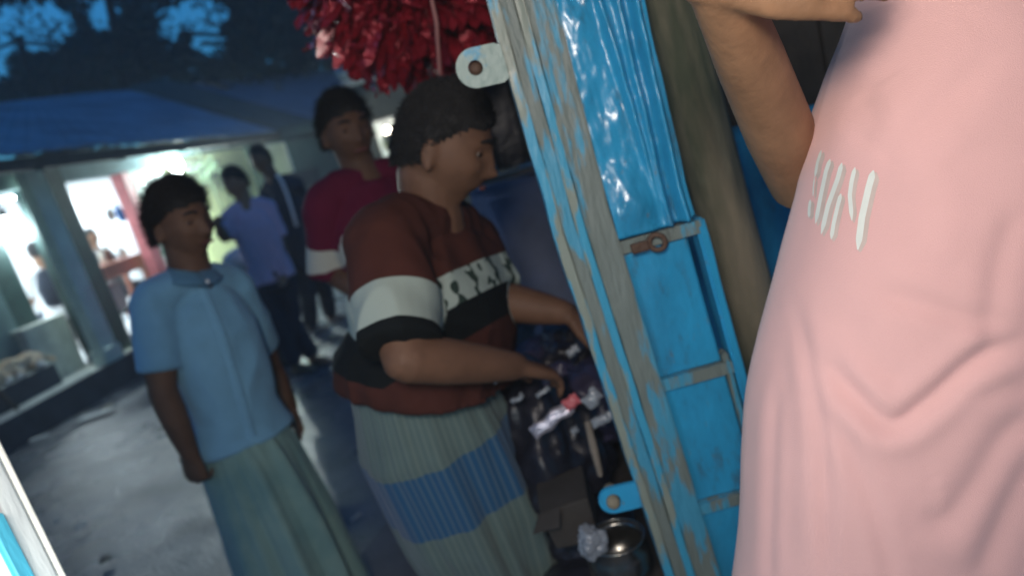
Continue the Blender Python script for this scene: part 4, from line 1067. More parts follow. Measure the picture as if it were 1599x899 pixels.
# cardboard box, bag and steel pot at the foot
pc = at(893, 800, 1.26)
bx = thing('cardboard_box', V(pc.x, pc.y, .5), 'crumpled brown cardboard box beside the blue hasp plate', 'box')
bm = NB(); hexa(bm, [pc+V(*q) for q in ((-.05, -.03, -.055), (.04, -.04, -.055), (.06, .10, -.055), (-.05, .10, -.055), (-.065, -.03, .035), (.04, -.045, .05), (.05, .10, .045), (-.06, .10, .03))]); bevel(bm, .004, 2); obj('box_body', bm, M['brown_card'], bx)
bm = NB(); hexa(bm, [pc+V(*q) for q in ((-.066, -.034, .036), (-.02, -.04, .045), (-.02, -.037, .045), (-.066, -.031, .036), (-.085, -.07, .02), (-.03, -.085, .03), (-.03, -.082, .03), (-.085, -.067, .02))]); obj('flap', bm, M['brown_card'], bx)
pc = at(968, 862, 1.16)
pot = thing('steel_pot', pc+V(0, 0, -.05), 'round steel pot with bright highlights under the blue hasp plate', 'pot')
bm = NB(); prof = [(.030, -.050), (.050, -.045), (.062, -.02), (.060, .008), (.050, .025), (.058, .034), (.055, .037), (.046, .025), (.054, .006), (.052, -.02), (.03, -.038)]
rg = [[bm.verts.new(pc+V(r_*math.cos(2*PI*i/32), r_*math.sin(2*PI*i/32), z)) for i in range(32)] for r_, z in prof]
for A, B in zip(rg, rg[1:]):
    for i in range(32): bm.faces.new((A[i], A[(i+1) % 32], B[(i+1) % 32], B[i]))
bm.faces.new(rg[0][::-1]); bm.faces.new(rg[-1]); obj('bowl', bm, M['steel'], pot, True)
bm = NB(); torus(bm, pc+V(0, 0, .036), .057, .003, V(0, 0, 1), 32, 6); obj('rim', bm, M['steel'], pot, True)
lump('plastic_bag', at(925, 845, 1.14), (.030, .03, .032), M['clear_poly'], 'small knotted clear plastic bag shining beside the steel pot', 'bag', 9, .32)
lump('sack', at(930, 905, 1.25)+V(0, .05, -.07), (.16, .12, .08), M['black_poly'], 'black cloth bundle beneath the steel pot', 'bundle', 12, .2)
lump('sack', at(905, 850, 1.36)+V(.05, .05, -.03), (.12, .10, .07), M['black_poly'], 'black bundle between the cardboard box and the platform', 'bundle', 13, .2)

# neighbour's tarpaulin-covered cart
cart = thing('covered_cart', V(.05, 2.75, 0), 'cart covered in dark blue tarpaulin behind the man in rust shirt', 'cart')
tl_, tr_ = at(735, 312, 2.62), at(905, 262, 2.62)
bm = NB(); nu, nv = 60, 60; rows = []
for j in range(nv+1):
    v = j/nv; row = []
    for i in range(nu+1):
        u = i/nu; x = -.06+u*1.0
        if v < .3: y = 3.2-(v/.3)*.55; z = 1.23-.03*math.cos(u*7)*.4
        else: q = (v-.3)/.7; y = 2.65-.22*q-.05*math.sin(q*3); z = 1.23-q*1.15
        fold = .030*noise.noise(V(u*9, v*1.5, 3))*min(1, v*2)+.02*math.sin(u*16+2*v)*max(0, v-.3)
        row.append(bm.verts.new((x-.10*max(0, v-.3), y-fold, z+.02*noise.noise(V(u*4, v*4, 0)))))
    rows.append(row)
for j in range(nv):
    for i in range(nu): bm.faces.new((rows[j][i], rows[j][i+1], rows[j+1][i+1], rows[j+1][i]))
bmesh.ops.solidify(bm, geom=list(bm.faces), thickness=.004)
obj('tarpaulin', bm, M['tarp'], cart, True)
bm = NB(); box(bm, -.04, .9, 2.7, 3.2, .3, 1.19); obj('body', bm, M['dark_wood'], cart)
bm = NB(); hexa(bm, [V(-.08, 2.66, 1.245), V(.9, 2.62, 1.25), V(.9, 2.72, 1.25), V(-.08, 2.76, 1.245), V(-.08, 2.66, 1.262), V(.9, 2.62, 1.27), V(.9, 2.72, 1.27), V(-.08, 2.76, 1.262)]); obj('ledge', bm, M['tan_board'], cart)
for x, y in ((.0, 2.75), (.85, 2.75), (.85, 3.15), (0, 3.15)): bm = NB(); box(bm, x-.03, x+.03, y-.03, y+.03, 0, .3); obj('leg', bm, M['dark_wood'], cart)
cab = thing('wooden_cabinet', V(.2, 3.0, 1.26), 'black wooden cabinet standing above the tarpaulin ledge', 'cabinet')
ca, cb = at(752, 300, 2.95), at(845, 275, 2.95)
bm = NB(); box(bm, ca.x-.02, .95, 3.05, 3.15, 1.265, 1.85); obj('back_panel', bm, M['dark_wood'], cab)
for i in range(4):
    x = ca.x+i*.115; bm = NB(); box(bm, x, x+.108, 2.93, 2.95, 1.265, 1.70+.0*i); bevel(bm, .003, 1); obj('door_panel', bm, M['black_poly'] if i % 2 else M['dark_wood'], cab)
bm = NB(); box(bm, ca.x-.02, .95, 2.9, 3.15, 1.705, 1.73); obj('top_board', bm, M['dark_wood'], cab)
bm = NB(); a_ = at(768, 262, 2.88); loft(bm, [a_+V(0, 0, .10), a_, a_+V(.01, 0, -.09)], [.006, .02, .014], [.005, .008, .006], V(1, 0, 0), 8, .4); tag(obj('paper_strip', bm, M['paper'], None, True), 'white sliver of cloth hanging before the man\'s nose', 'cloth')
bm = NB(); a_ = at(812, 178, 2.88); loft(bm, [a_+V(0, 0, .03), a_+V(.005, 0, -.03)], [.006, .009], [.005, .006], V(1, 0, 0), 8, .4); tag(obj('hanging_sachet', bm, M['clear_poly'], None, True), 'tiny pale sachet hanging on the black cabinet', 'sachet')
lump('plastic_bag', at(790, 498, 2.1), (.09, .06, .10), M['clear_poly'], 'pale crumpled plastic bag seen between the man\'s two arms', 'bag', 21, .35)

# ================================================================ PEOPLE
def band_mat(name, base, bands, rough=.9, extra=None):
    """cloth dyed in bands: bands = [(lo, hi, colour)] along the 'band' attribute (metres down from the shoulder)"""
    m = mat(name, base, rough, .12, 10, .25, 420, spec=.2); t, b = nodes_of(m)
    at_ = t.nodes.new('ShaderNodeAttribute'); at_.attribute_name = 'band'
    sd_ = t.nodes.new('ShaderNodeAttribute'); sd_.attribute_name = 'side'
    cur = b.inputs['Base Color'].links[0].from_socket
    def mth(op, a, b_=None, v=None):
        n = t.nodes.new('ShaderNodeMath'); n.operation = op
        t.links.new(a, n.inputs[0]) if not isinstance(a, float) else setattr(n.inputs[0], 'default_value', a)
        if b_ is not None: (t.links.new(b_, n.inputs[1]) if not isinstance(b_, float) else setattr(n.inputs[1], 'default_value', b_))
        return n.outputs[0]
    for lo, hi, c in bands:
        f = mth('MULTIPLY', mth('GREATER_THAN', at_.outputs['Fac'], float(lo)), mth('LESS_THAN', at_.outputs['Fac'], float(hi)))
        mx = t.nodes.new('ShaderNodeMix'); mx.data_type = 'RGBA'; t.links.new(f, mx.inputs[0]); t.links.new(cur, mx.inputs[6]); mx.inputs[7].default_value = (*c, 1); cur = mx.outputs[2]
    if extra:   # dark print marks inside the first band, on the chest
        lo, hi, s0, s1, c = extra
        tc = t.nodes.new('ShaderNodeCombineXYZ'); t.links.new(mth('MULTIPLY', sd_.outputs['Fac'], 34.0), tc.inputs[0]); t.links.new(mth('MULTIPLY', at_.outputs['Fac'], 20.0), tc.inputs[1])
        vn = t.nodes.new('ShaderNodeTexNoise'); vn.inputs['Scale'].default_value = 1.0; vn.inputs['Detail'].default_value = 1.0; t.links.new(tc.outputs[0], vn.inputs[0])
        g_ = mth('GREATER_THAN', vn.outputs[0], .56)
        f = mth('MULTIPLY', mth('MULTIPLY', g_, mth('MULTIPLY', mth('GREATER_THAN', at_.outputs['Fac'], float(lo)), mth('LESS_THAN', at_.outputs['Fac'], float(hi)))), mth('MULTIPLY', mth('GREATER_THAN', sd_.outputs['Fac'], float(s0)), mth('LESS_THAN', sd_.outputs['Fac'], float(s1))))
        mx = t.nodes.new('ShaderNodeMix'); mx.data_type = 'RGBA'; t.links.new(f, mx.inputs[0]); t.links.new(cur, mx.inputs[6]); mx.inputs[7].default_value = (*c, 1); cur = mx.outputs[2]
    t.links.new(cur, b.inputs['Base Color']); return m
def lungi_mat(name, base, stripes=None, bands=None, nstripe=70):
    m = mat(name, base, .9, .12, 10, .3, 300, sheen=.15); t, b = nodes_of(m); cur = b.inputs['Base Color'].links[0].from_socket
    dn = t.nodes.new('ShaderNodeAttribute'); dn.attribute_name = 'down'; rn = t.nodes.new('ShaderNodeAttribute'); rn.attribute_name = 'round'
    def mth(op, a, v):
        n = t.nodes.new('ShaderNodeMath'); n.operation = op; t.links.new(a, n.inputs[0]); n.inputs[1].default_value = v if not hasattr(v, 'links') else 0
        if hasattr(v, 'links'): t.links.new(v, n.inputs[1])
        return n.outputs[0]
    for lo, hi, c in (bands or []):
        f = mth('MULTIPLY', mth('GREATER_THAN', dn.outputs['Fac'], lo), mth('LESS_THAN', dn.outputs['Fac'], hi))
        mx = t.nodes.new('ShaderNodeMix'); mx.data_type = 'RGBA'; t.links.new(f, mx.inputs[0]); t.links.new(cur, mx.inputs[6]); mx.inputs[7].default_value = (*c, 1); cur = mx.outputs[2]
    if stripes:
        s_ = mth('SINE', mth('MULTIPLY', rn.outputs['Fac'], nstripe*PI), 0.0); f = mth('MULTIPLY', mth('GREATER_THAN', s_, .55), .25)
        mx = t.nodes.new('ShaderNodeMix'); mx.data_type = 'RGBA'; t.links.new(f, mx.inputs[0]); t.links.new(cur, mx.inputs[6]); mx.inputs[7].default_value = (*stripes, 1); cur = mx.outputs[2]
    t.links.new(cur, b.inputs['Base Color']); return m
def person(J, s, voxel, label, skin, nt=600, hair='short', detail=True, build=1.0, hl=.024):
    f = J.get('anL', J['hipL']); r = J.get('anR', J['hipR']); c = mid(f, r); root = thing('person', V(c.x, c.y, 0), label, 'person')
    put('body', make_body(J, s, voxel, build=build, legs='knL' in J), skin, root, True)
    if nt: obj('hair', hair_bm(J['head'], J['face'], J['up'], J.get('hs', s), nt, hl, hair, int(c.x*100) % 97), M['hair'], root, True)
    SKIN[0] = skin
    if detail: face_parts(root, J, J.get('hs', s))
    return root
def stand(head, shc, hipc, front, s, half=.175, hiph=.09, hgt=None):
    fr = V(front.x, front.y, 0).normalized(); rt = V(fr.y, -fr.x, 0)
    return dict(head=head, up=V(0, 0, 1), face=front, front=fr, shL=shc-rt*half*s, shR=shc+rt*half*s, hipL=hipc-rt*hiph*s, hipR=hipc+rt*hiph*s), rt

# --- boy in the pale blue shirt
def boy():
    s = .95; Y = 2.0
    shc = at(303, 448, Y); hc = at(385, 700, Y); hd = at(284, 350, Y)
    J, rt = stand(hd, shc, hc, V(.62, -.74, 0), s, .165, .068)
    J['face'] = V(.86, -.48, -.16); J['up'] = V(.02, 0, 1)
    J['shR'] = at(240, 478, 1.90); J['shL'] = at(368, 452, 2.13)
    J['elR'] = at(255, 612, 1.84); J['wrR'] = at(297, 708, 1.83); J['hdR'] = at(318, 782, 1.86)-J['wrR']; J['hnR'] = V(.25, .95, .1); J['curlR'] = .95; J['hsR'] = -1; J['thR'] = .9
    J['elL'] = at(424, 575, 2.26); J['wrL'] = at(455, 640, 2.28); J['hdL'] = at(476, 690, 2.24)-J['wrL']; J['hnL'] = V(-.6, -.5, 0); J['curlL'] = .8; J['hsL'] = 1; J['thL'] = .8
    for q, d in (('L', -1), ('R', 1)):
        J['kn'+q] = hc+rt*d*.09+V(.0, -.02, -.30); J['kn'+q].z = .42; J['an'+q] = V(hc.x, hc.y, .07)+rt*d*.10+J['front']*(.06*d)
    J['belly'] = .92; J['wide'] = .86
    root = person(J, s, .0055, 'young man in a pale blue short-sleeved shirt and grey-green lungi in the road', M['skin_dark'], 4200, 'quiff', hl=.026)
    me = make_shirt(J, s, .0075, .74, .008, .95, .0050, 3.0, hem=.07, sg=.012); sh = put('shirt', me, M['blue_shirt'], root, True)
    # collar: two leaves standing round the neck
    nc = mid(J['shL'], J['shR'])+(J['head']-mid(J['shL'], J['shR']))*.30+V(0, 0, .016); lat = (J['shL']-J['shR']).normalized(); fr = J['front']
    for q in (-1, 1):
        bm = NB(); rows = []
        for i in range(15):
            a = R(-175+i*12.5) if q > 0 else R(175-i*12.5)
            d = fr*math.cos(a)+lat*math.sin(a)
            k = i/14; drop = .012+.030*k**2
            top = nc+d*(.064)*s+V(0, 0, .030-.035*k**1.5); bot = nc+d*(.088+.022*k)*s+V(0, 0, -.004-drop*1.1)
            rows.append([bm.verts.new(p) for p in (top, mid(top, bot, .5)+d*.006, bot)])
        for A, B in zip(rows, rows[1:]):
            for k in (0, 1): bm.faces.new((A[k], B[k], B[k+1], A[k+1]))
        bmesh.ops.solidify(bm, geom=list(bm.faces), thickness=.003); obj('collar', bm, M['blue_shirt'], sh, True)
    # button placket laid down the front, with its buttons
    tr = BVHTree.FromPolygons([tuple(v.co) for v in me.vertices], [tuple(p.vertices) for p in me.polygons]); top_ = nc+V(0, 0, -.05); bot_ = hc+V(0, 0, .06); bm = NB(); prev = None; bts = []
    for i in range(31):
        p = mid(top_, bot_, i/30); row = []
        for w_ in (-.015, -.013, .013, .015):
            h = tr.ray_cast(p+fr*.5+rt*w_, -fr)
            if h[0] is None: row = None; break
            row.append(bm.verts.new(h[0]+fr*(.0035 if abs(w_) < .014 else -.001)))
        if row and prev:
            for k in range(3): bm.faces.new((prev[k], prev[k+1], row[k+1], row[k]))
        prev = row
        if row and i % 6 == 3: bts.append((row[1].co+row[2].co)/2)
    obj('placket', bm, M['blue_shirt'], sh, True)
    for p in bts: bm = NB(); tube(bm, [p, p+fr*.003], .0055, 10, .2); obj('button', bm, M['blue_shirt'], sh, True)
    bm = NB(); tube(bm, [nc+fr*.115+V(0, 0, -.035), nc+fr*.119+V(0, 0, -.035)], .006, 10, .2); obj('button', bm, M['white'], sh, True)
    # lungi
    foot = V(hc.x+.03, hc.y-.02, .10)
    pts = [hc+V(-.01, 0, .12), hc+V(.0, 0, -.03), mid(hc, foot, .45), foot]
    lm = mat('lungi_green', (.24, .38, .34), .9, .2, 7, .3, 300, col2=(.16, .30, .29), sheen=.15)
    me = make_lungi(pts, [.124, .150, .172, .188], [.094, .124, .155, .170], rt, [(R(250), .16, .022), (R(280), .10, .026), (R(300), .10, -.020), (R(225), .12, -.016), (R(200), .15, .014), (R(330), .14, .016), (R(20), .2, .012), (R(60), .2, -.014)], 4.2, amp=.016)
    me.name = 'lungi'; put('lungi', me, lm, root, True)
    for q in 'LR': sandal(root, J['an'+q], J['front'], s, M['rubber'])
boy()

# --- man in the rust shirt with white and black bands
def rustman():
    s = 1.0; Y = 1.45
    shc = at(664, 352, Y); hc = at(672, 655, Y+.02); hd = at(694, 232, 1.42)
    J, rt = stand(hd, shc, hc, V(.78, -.55, 0), s, .19)
    J['hs'] = 1.02
    J['face'] = V(.86, -.20, -.50); J['up'] = V(.5, -.1, .85)
    J['shR'] = at(604, 378, 1.32); J['shL'] = at(726, 380, 1.60)
    J['elR'] = at(634, 560, 1.16); J['wrR'] = at(805, 572, 1.30); J['hdR'] = at(878, 585, 1.36)-J['wrR']; J['hnR'] = V(.2, .25, -.95); J['curlR'] = .55; J['hsR'] = 1
    J['elL'] = at(770, 468, 1.50); J['wrL'] = at(880, 488, 1.46); J['hdL'] = at(940, 505, 1.46)-J['wrL']; J['hnL'] = V(.1, .3, -.95); J['curlL'] = .5; J['hsL'] = -1
    for q, d in (('L', -1), ('R', 1)):
        ft = at(788, 915, Y+.03); kn = mid(hc, ft, .85); J['kn'+q] = kn+rt*d*.062; J['an'+q] = V(ft.x+.01, ft.y, .10)+rt*d*.08+J['front']*(.03*d)
    J['belly'] = 1.20; J['wide'] = 1.03; J['bodybelly'] = .92; J['tilt'] = .75
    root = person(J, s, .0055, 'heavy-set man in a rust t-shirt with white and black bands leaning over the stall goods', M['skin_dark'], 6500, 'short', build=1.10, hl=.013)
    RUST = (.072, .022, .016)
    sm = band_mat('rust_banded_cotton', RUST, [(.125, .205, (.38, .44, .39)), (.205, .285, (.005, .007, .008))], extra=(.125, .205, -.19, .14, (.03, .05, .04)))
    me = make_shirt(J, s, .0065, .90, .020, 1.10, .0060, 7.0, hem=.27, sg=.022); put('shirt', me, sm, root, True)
    foot = at(788, 915, Y+.03)
    pts = [hc+V(0, 0, .15), mid(hc, foot, .05), mid(hc, foot, .55), foot]
    lm = lungi_mat('grey_striped_lungi', (.11, .165, .155), (.25, .30, .26), [(.37, .56, (.012, .085, .19)), (.95, 1.01, (.20, .17, .07))])
    me = make_lungi(pts, [.158, .186, .178, .144], [.136, .166, .162, .140], rt, [(R(120), .12, -.03), (R(150), .2, .02), (R(100), .10, .024), (R(80), .10, -.016), (R(20), .2, .010), (R(240), .2, .012), (R(180), .1, .016), (R(215), .08, -.014), (R(270), .1, .018), (R(300), .08, -.014)], 9.1, amp=.020)
    put('lungi', me, lm, root, True)
    for q in 'LR': sandal(root, J['an'+q], J['front'], s, M['rubber'])
rustman()

# --- man in the maroon shirt
def maroon():
    s = 1.0; Y = 2.32
    shc = at(580, 302, Y); hc = at(668, 560, Y); hd = at(543, 206, Y)
    J, rt = stand(hd, shc, hc, V(.42, -.9, 0), s, .165)
    J['face'] = V(.45, -.86, -.14)
    J['elR'] = at(518, 424, 2.30); J['wrR'] = at(585, 470, 2.12); J['hnR'] = V(0, 0, -1); J['elL'] = at(680, 420, 2.3); J['wrL'] = at(690, 500, 2.2)
    for q, d in (('L', -1), ('R', 1)):
        J['kn'+q] = V(hc.x, hc.y, .48)+rt*d*.10; J['an'+q] = V(hc.x, hc.y, .08)+rt*d*.12
    root = person(J, s, .008, 'man in a maroon shirt with a white sleeve band, behind the rust-shirted man', M['skin_dark'], 3000)
    sm = band_mat('maroon_banded_cotton', (.15, .010, .040), [(.128, .222, (.62, .62, .54))])
    me = make_shirt(J, s, .008, 1.02, .012, 1.0, .005, 5.0, sg=.020); put('shirt', me, sm, root, True)
    put('trousers', trousers(J, s), M['navy'], root, True)
    for q in 'LR': sandal(root, J['an'+q], J['front'], s, M['rubber'])
def trousers(J, s, vox=.011, g=.018):
    bm = NB(); rt = (J['hipR']-J['hipL']).normalized(); hc = mid(J['hipL'], J['hipR'])
    loft(bm, [hc+V(0, 0, -.10*s), hc+V(0, 0, .02), hc+V(0, 0, .11*s)], [.165*s, .175*s, .160*s], [.115*s, .125*s, .115*s], rt, 24, .3, sq=2.3)
    for q in 'LR':
        a = J['an'+q]+V(0, 0, .0); loft(bm, [J['hip'+q]+V(0, 0, -.02), mid(J['hip'+q], J['kn'+q]), J['kn'+q], mid(J['kn'+q], a), a+V(0, 0, .01)], [x*s+g for x in (.085, .078, .060, .056, .052)], [x*s+g for x in (.085, .078, .060, .056, .052)], rt, 18, .1)
    me = remeshed(bm, vox, 4); wrinkle(me, .006, 2.0, (7, 7, 5)); return me
maroon()

# --- man in the lilac shirt
def lilac():
    s = 1.0; Y = 5.25; hd = at(369, 287, Y); shc = at(389, 335, Y); hc = at(424, 428, Y); J, rt = stand(hd, shc, hc, V(.5, -.85, 0), s, .15); J['wide'] = .86
    J['face'] = V(-.5, -.8, -.1); J['elR'] = at(352, 372, 5.1); J['wrR'] = at(340, 352, 4.9) ; J['elL'] = at(436, 372, 5.3); J['wrL'] = at(440, 420, 5.2)
    an = onz(470, 580, 0)
    J['knR'] = at(436, 505, 5.22); J['anR'] = V(an.x-.02, an.y, .08); J['knL'] = at(458, 505, 5.3); J['anL'] = V(an.x+.10, an.y+.10, .08)
    for q in 'LR': J['toe'+q] = V(.8, -.5, 0)
    root = person(J, s, .010, 'man in a loose lilac shirt and dark trousers on the wet road, hand raised', M['skin'], 900)
    me = make_shirt(J, s, .011, .95, .016, .95, .008, 6.0, hem=-.10, longs=False, sg=.016); put('shirt', me, M['lilac'], root, True)
    put('trousers', trousers(J, s, g=.012), M['charcoal'], root, True)
    for q in 'LR': sandal(root, J['an'+q], J['toe'+q], s, M['rubber'])
lilac()
# --- dark dressed man with a pale strap
def darkman():
    s = 1.02; Y = 6.3; hd = at(408, 250, Y); shc = at(440, 296, Y); hc = at(478, 400, Y); J, rt = stand(hd, shc, hc, V(-.5, -.8, 0), s, .18)
    J['elR'] = at(415, 345, 6.2); J['wrR'] = at(425, 390, 6.1); J['elL'] = at(490, 345, 6.4); J['wrL'] = at(500, 390, 6.3)
    a1 = onz(490, 520, 0); a2 = onz(520, 502, 0)
    J['knR'] = at(482, 460, 6.35); J['anR'] = V(a1.x, a1.y, .08); J['knL'] = at(508, 455, 6.6); J['anL'] = V(a2.x, a2.y, .08)
    for q in 'LR': J['toe'+q] = V(.9, -.35, 0)
    root = person(J, s, .011, 'dark-dressed man in pale sandals with a thin white strap across his body', M['skin_dark'], 700)
    me = make_shirt(J, s, .012, .95, .02, 1.0, .008, 8.0, longs=True); shx = put('shirt', me, M['navy'], root, True)
    put('trousers', trousers(J, s), M['charcoal'], root, True)
    for q in 'LR': sandal(root, J['an'+q], J['toe'+q], s, M['pale_rubber'])
    bm = NB(); P = [at(433, 272, 6.13), at(441, 285, 6.10), at(449, 305, 6.10), at(457, 330, 6.10), at(464, 354, 6.12)]
    loft(bm, P, [.016]*5, [.004]*5, V(1, 0, 0), 8, .2); obj('strap', bm, M['white'], root, True)
darkman()
# --- customers inside the shops
def sitter(c, front, shirt_m, label, s=.95, lean=.0, cap=None, standz=None):
    fr = V(front.x, front.y, 0).normalized(); hc = c+V(0, 0, standz or .46); shc = hc+V(0, 0, .46)+fr*lean; J, rt = stand(shc+V(0, 0, .27)+fr*lean*.5, shc, hc, fr, s, .18)
    J['elR'] = shc+rt*.22+V(0, 0, -.24)+fr*.1; J['elL'] = shc-rt*.22+V(0, 0, -.24)+fr*.1; J['wrR'] = J['elR']+fr*.2-rt*.06; J['wrL'] = J['elL']+fr*.2+rt*.06
    for q, d in (('L', -1), ('R', 1)):
        if standz: J['kn'+q] = hc+rt*d*.1+V(0, 0, -standz*.48); J['an'+q] = c+rt*d*.1+V(0, 0, .07)
        else: J['kn'+q] = hc+fr*.40+rt*d*.1; J['an'+q] = c+fr*.42+rt*d*.1+V(0, 0, .07)
    f0 = c.z
    root = thing('person', c, label, 'person'); bm = None
    sv = J['anL'].z
    put('body', make_body(J, s, .012), M['skin'], root, True)
    obj('hair', hair_bm(J['head'], J['face'], J['up'], s, 350, .024), M['hair'], root, True)
    put('shirt', make_shirt(J, s, .013, .7, .02), shirt_m, root, True)
    put('trousers', trousers(J, s, .013), M['navy'], root, True)
    return J, root
def lift(J): pass
_f = foot_bm
def foot_bm(bm, an, d, s):      # feet stand on whatever floor the ankle is above
    base = globals().get('FLOOR', 0.0); b2 = NB(); _f(b2, V(an.x, an.y, an.z-base), d, s)
    for v in b2.verts: v.co.z += base
    me = bpy.data.meshes.new('t'); b2.to_mesh(me); b2.free(); bm.from_mesh(me); bpy.data.meshes.remove(me)
FLOOR = .27
sitter(F(2.06, -1.2, .27), -FN+FA*.5, M['white'], 'seated customer in a white shirt with back turned in the first lit opening', lean=.04)
st_ = thing('stool', F(2.06, -1.2, .27), 'dark stool under the seated customer in the first lit opening', 'stool')
bm = NB(); c_ = F(2.06, -1.2, .27); loft(bm, [c_+V(0, 0, .34), c_+V(0, 0, .37)], [.17, .17], [.17, .17], V(1, 0, 0), 16, .1); obj('seat', bm, M['dark_wood'], st_)
for a in range(4): bm = NB(); tube(bm, [c_+V(.12*math.cos(a*PI/2+.7), .12*math.sin(a*PI/2+.7), .34), c_+V(.15*math.cos(a*PI/2+.7), .15*math.sin(a*PI/2+.7), 0)], .015, 6); obj('leg', bm, M['dark_wood'], st_)
bm = NB(); c_ = F(1.72, -.92, 1.08); loft(bm, [c_+V(0, 0, -.18), c_, c_+V(0, 0, .16)], [.13, .15, .08], [.07, .09, .05], FA, 16, .4); tag(obj('shoulder_bag', bm, M['navy'], None, True), 'dark bag standing against the customer in the first lit opening', 'bag')
FLOOR = .27
sitter(F(2.9, -1.2, .27), FN, M['grey_cloth'], 'shopkeeper with dark hair and grey shirt behind the salmon counter', s=.9)
sitter(F(3.0, -1.75, .27)+V(0, 0, 0), FN+FA*.3, M['white'], 'figure in white further back behind the salmon counter', s=.85, standz=.74)
FLOOR = 0.0

# --- man in the pink t-shirt, close at the right
def pinkman():
    s = 1.0
    shc = V(.565, .78, 1.40); hc = V(.50, .79, .90); J, rt = stand(V(.60, .76, 1.665), shc, hc, V(-.08, -1, 0), s, .165)
    J['face'] = V(-.25, -1, -.05)
    J['shR'] = at(1440, 180, .93)
    J['elR'] = at(1250, 285, .92); J['wrR'] = at(1114, -42, .64); J['hdR'] = at(1330, -38, .61)-J['wrR']; J['hnR'] = V(.1, 1, -.1); J['curlR'] = .22; J['hsR'] = 1; J['thR'] = .2
    J['elL'] = V(.82, .80, 1.12); J['wrL'] = V(.84, .66, .92); J['hnL'] = V(-1, 0, 0)
    for q, d in (('L', -1), ('R', 1)): J['kn'+q] = V(hc.x, hc.y, .50)+rt*d*.10; J['an'+q] = V(hc.x, hc.y, .10)+rt*d*.12
    J['belly'] = .9
    root = person(J, s, .0048, 'man in a pink t-shirt with white lettering, hand raised to his face', M['skin_warm'], 900)
    prof = [((1160, 1180), .24, .16), ((1170, 1040), .24, .16), ((1187, 899), .240, .16), ((1194, 760), .235, .16), ((1208, 650), .230, .16), ((1252, 480), .222, .155), ((1292, 335), .212, .150), ((1308, 235), .195, .140), ((1340, 135), .165, .125), ((1368, 62), .135, .110), ((1380, 18), .112, .095), ((1378, -22), .085, .080), ((1392, -50), .064, .066)]
    C = []; RX = []; RY = []
    for (u, v), a, b in prof:
        p = at(u, v, .74); C.append(V(p.x+a+.004, .785, p.z)); RX.append(a); RY.append(b)
    def smp(arr, t):
        x = t*(len(arr)-1); i = min(int(x), len(arr)-2); f = x-i
        p0, p1, p2, p3 = arr[max(i-1, 0)], arr[i], arr[i+1], arr[min(i+2, len(arr)-1)]
        return ((p1*2)+(p2-p0)*f+(p0*2-p1*5+p2*4-p3)*f*f+(p1*3-p0-p2*3+p3)*f*f*f)*.5
    folds = [([(1290, 560), (1330, 612), (1392, 662), (1450, 628), (1530, 560), (1620, 520)], 12, .0150), ([(1440, 800), (1478, 812), (1520, 760), (1570, 680), (1620, 640)], 16, .0080),
             ([(1370, 455), (1440, 475), (1520, 500), (1610, 505)], 12, .0070), ([(1560, 80), (1470, 165), (1400, 230), (1372, 250)], 17, .0055), ([(1340, 150), (1360, 190), (1345, 235)], 18, .0055),
             ([(1212, 600), (1206, 760), (1200, 920)], 7, .0055), ([(1242, 470), (1262, 560), (1284, 680), (1290, 800), (1296, 950)], 9, .0060), ([(1300, 640), (1345, 740), (1378, 840), (1400, 940)], 10, .0055),
             ([(1620, 700), (1570, 800), (1530, 910)], 16, .0075), ([(1540, 560), (1560, 420), (1590, 330)], 14, .0045), ([(1500, 620), (1560, 610), (1620, 600)], 12, .003), ([(1228, 480), (1230, 640), (1226, 900)], 12, .004), ([(1450, 240), (1480, 330), (1470, 420)], 26, -.004), ([(1320, 480), (1360, 560), (1420, 600)], 14, .0035)]
    segs = []
    for pl, w, dp in folds:
        # smooth the polyline
        q = []
        for i in range(len(pl)-1):
            for k in range(6):
                f = k/6; P = [Vector(pl[max(i-1, 0)]), Vector(pl[i]), Vector(pl[i+1]), Vector(pl[min(i+2, len(pl)-1)])]
                q.append(((P[1]*2)+(P[2]-P[0])*f+(P[0]*2-P[1]*5+P[2]*4-P[3])*f*f+(P[1]*3-P[0]-P[2]*3+P[3])*f*f*f)*.5)
        q.append(Vector(pl[-1])); segs.append((np.array([tuple(p) for p in q]), w, dp))
    n, nr = 260, 300; bm = NB(); rows = []
    for j in range(nr+1):
        t = j/nr; c = smp(C, t); a = smp(RX, t); b = smp(RY, t); row = []
        for i in range(n):
            th = 2*PI*i/n; ct, sn = math.cos(th), math.sin(th); k = (abs(ct)**2.3+abs(sn)**2.3)**(-1/2.3)
            row.append(bm.verts.new(c+V(a*ct*k, b*sn*k, -.010*ct)))
        rows.append(row)
    for A, B in zip(rows, rows[1:]):
        for i in range(n): q = (i+1) % n; bm.faces.new((A[i], A[q], B[q], B[i]))
    # sleeve: short, ending where the bare arm comes out
    me = bpy.data.meshes.new('shirt'); bmesh.ops.recalc_face_normals(bm, faces=bm.faces); bm.to_mesh(me); bm.free()
    me.shade_smooth()
    co = mesh_co(me); no = mesh_no(me)
    if np.mean(((co-np.mean(co, 0))*no).sum(1)) < 0: no = -no
    uv = np.array([px(p) for p in co]); d = np.zeros(len(co)); front = no[:, 1] < .25
    for P, w, dp in segs:
        best = np.full(len(co), 1e9); tt = np.zeros(len(co)); m_ = len(P)-1
        for i in range(m_):
            a = P[i]; e = P[i+1]-a; t = np.clip(((uv-a)@e)/(e@e), 0, 1); dd = np.linalg.norm(uv-(a+t[:, None]*e), axis=1); u = dd < best; best[u] = dd[u]; tt[u] = (i+t[u])/m_
        env = np.clip(np.minimum(tt, 1-tt)*5+.12, 0, 1)
        side = 1.0
        w = w*1.35; d += .46*(-dp*np.exp(-(best/w)**2)+dp*.55*np.exp(-((best-2.0*w)/(1.3*w))**2))*env*front
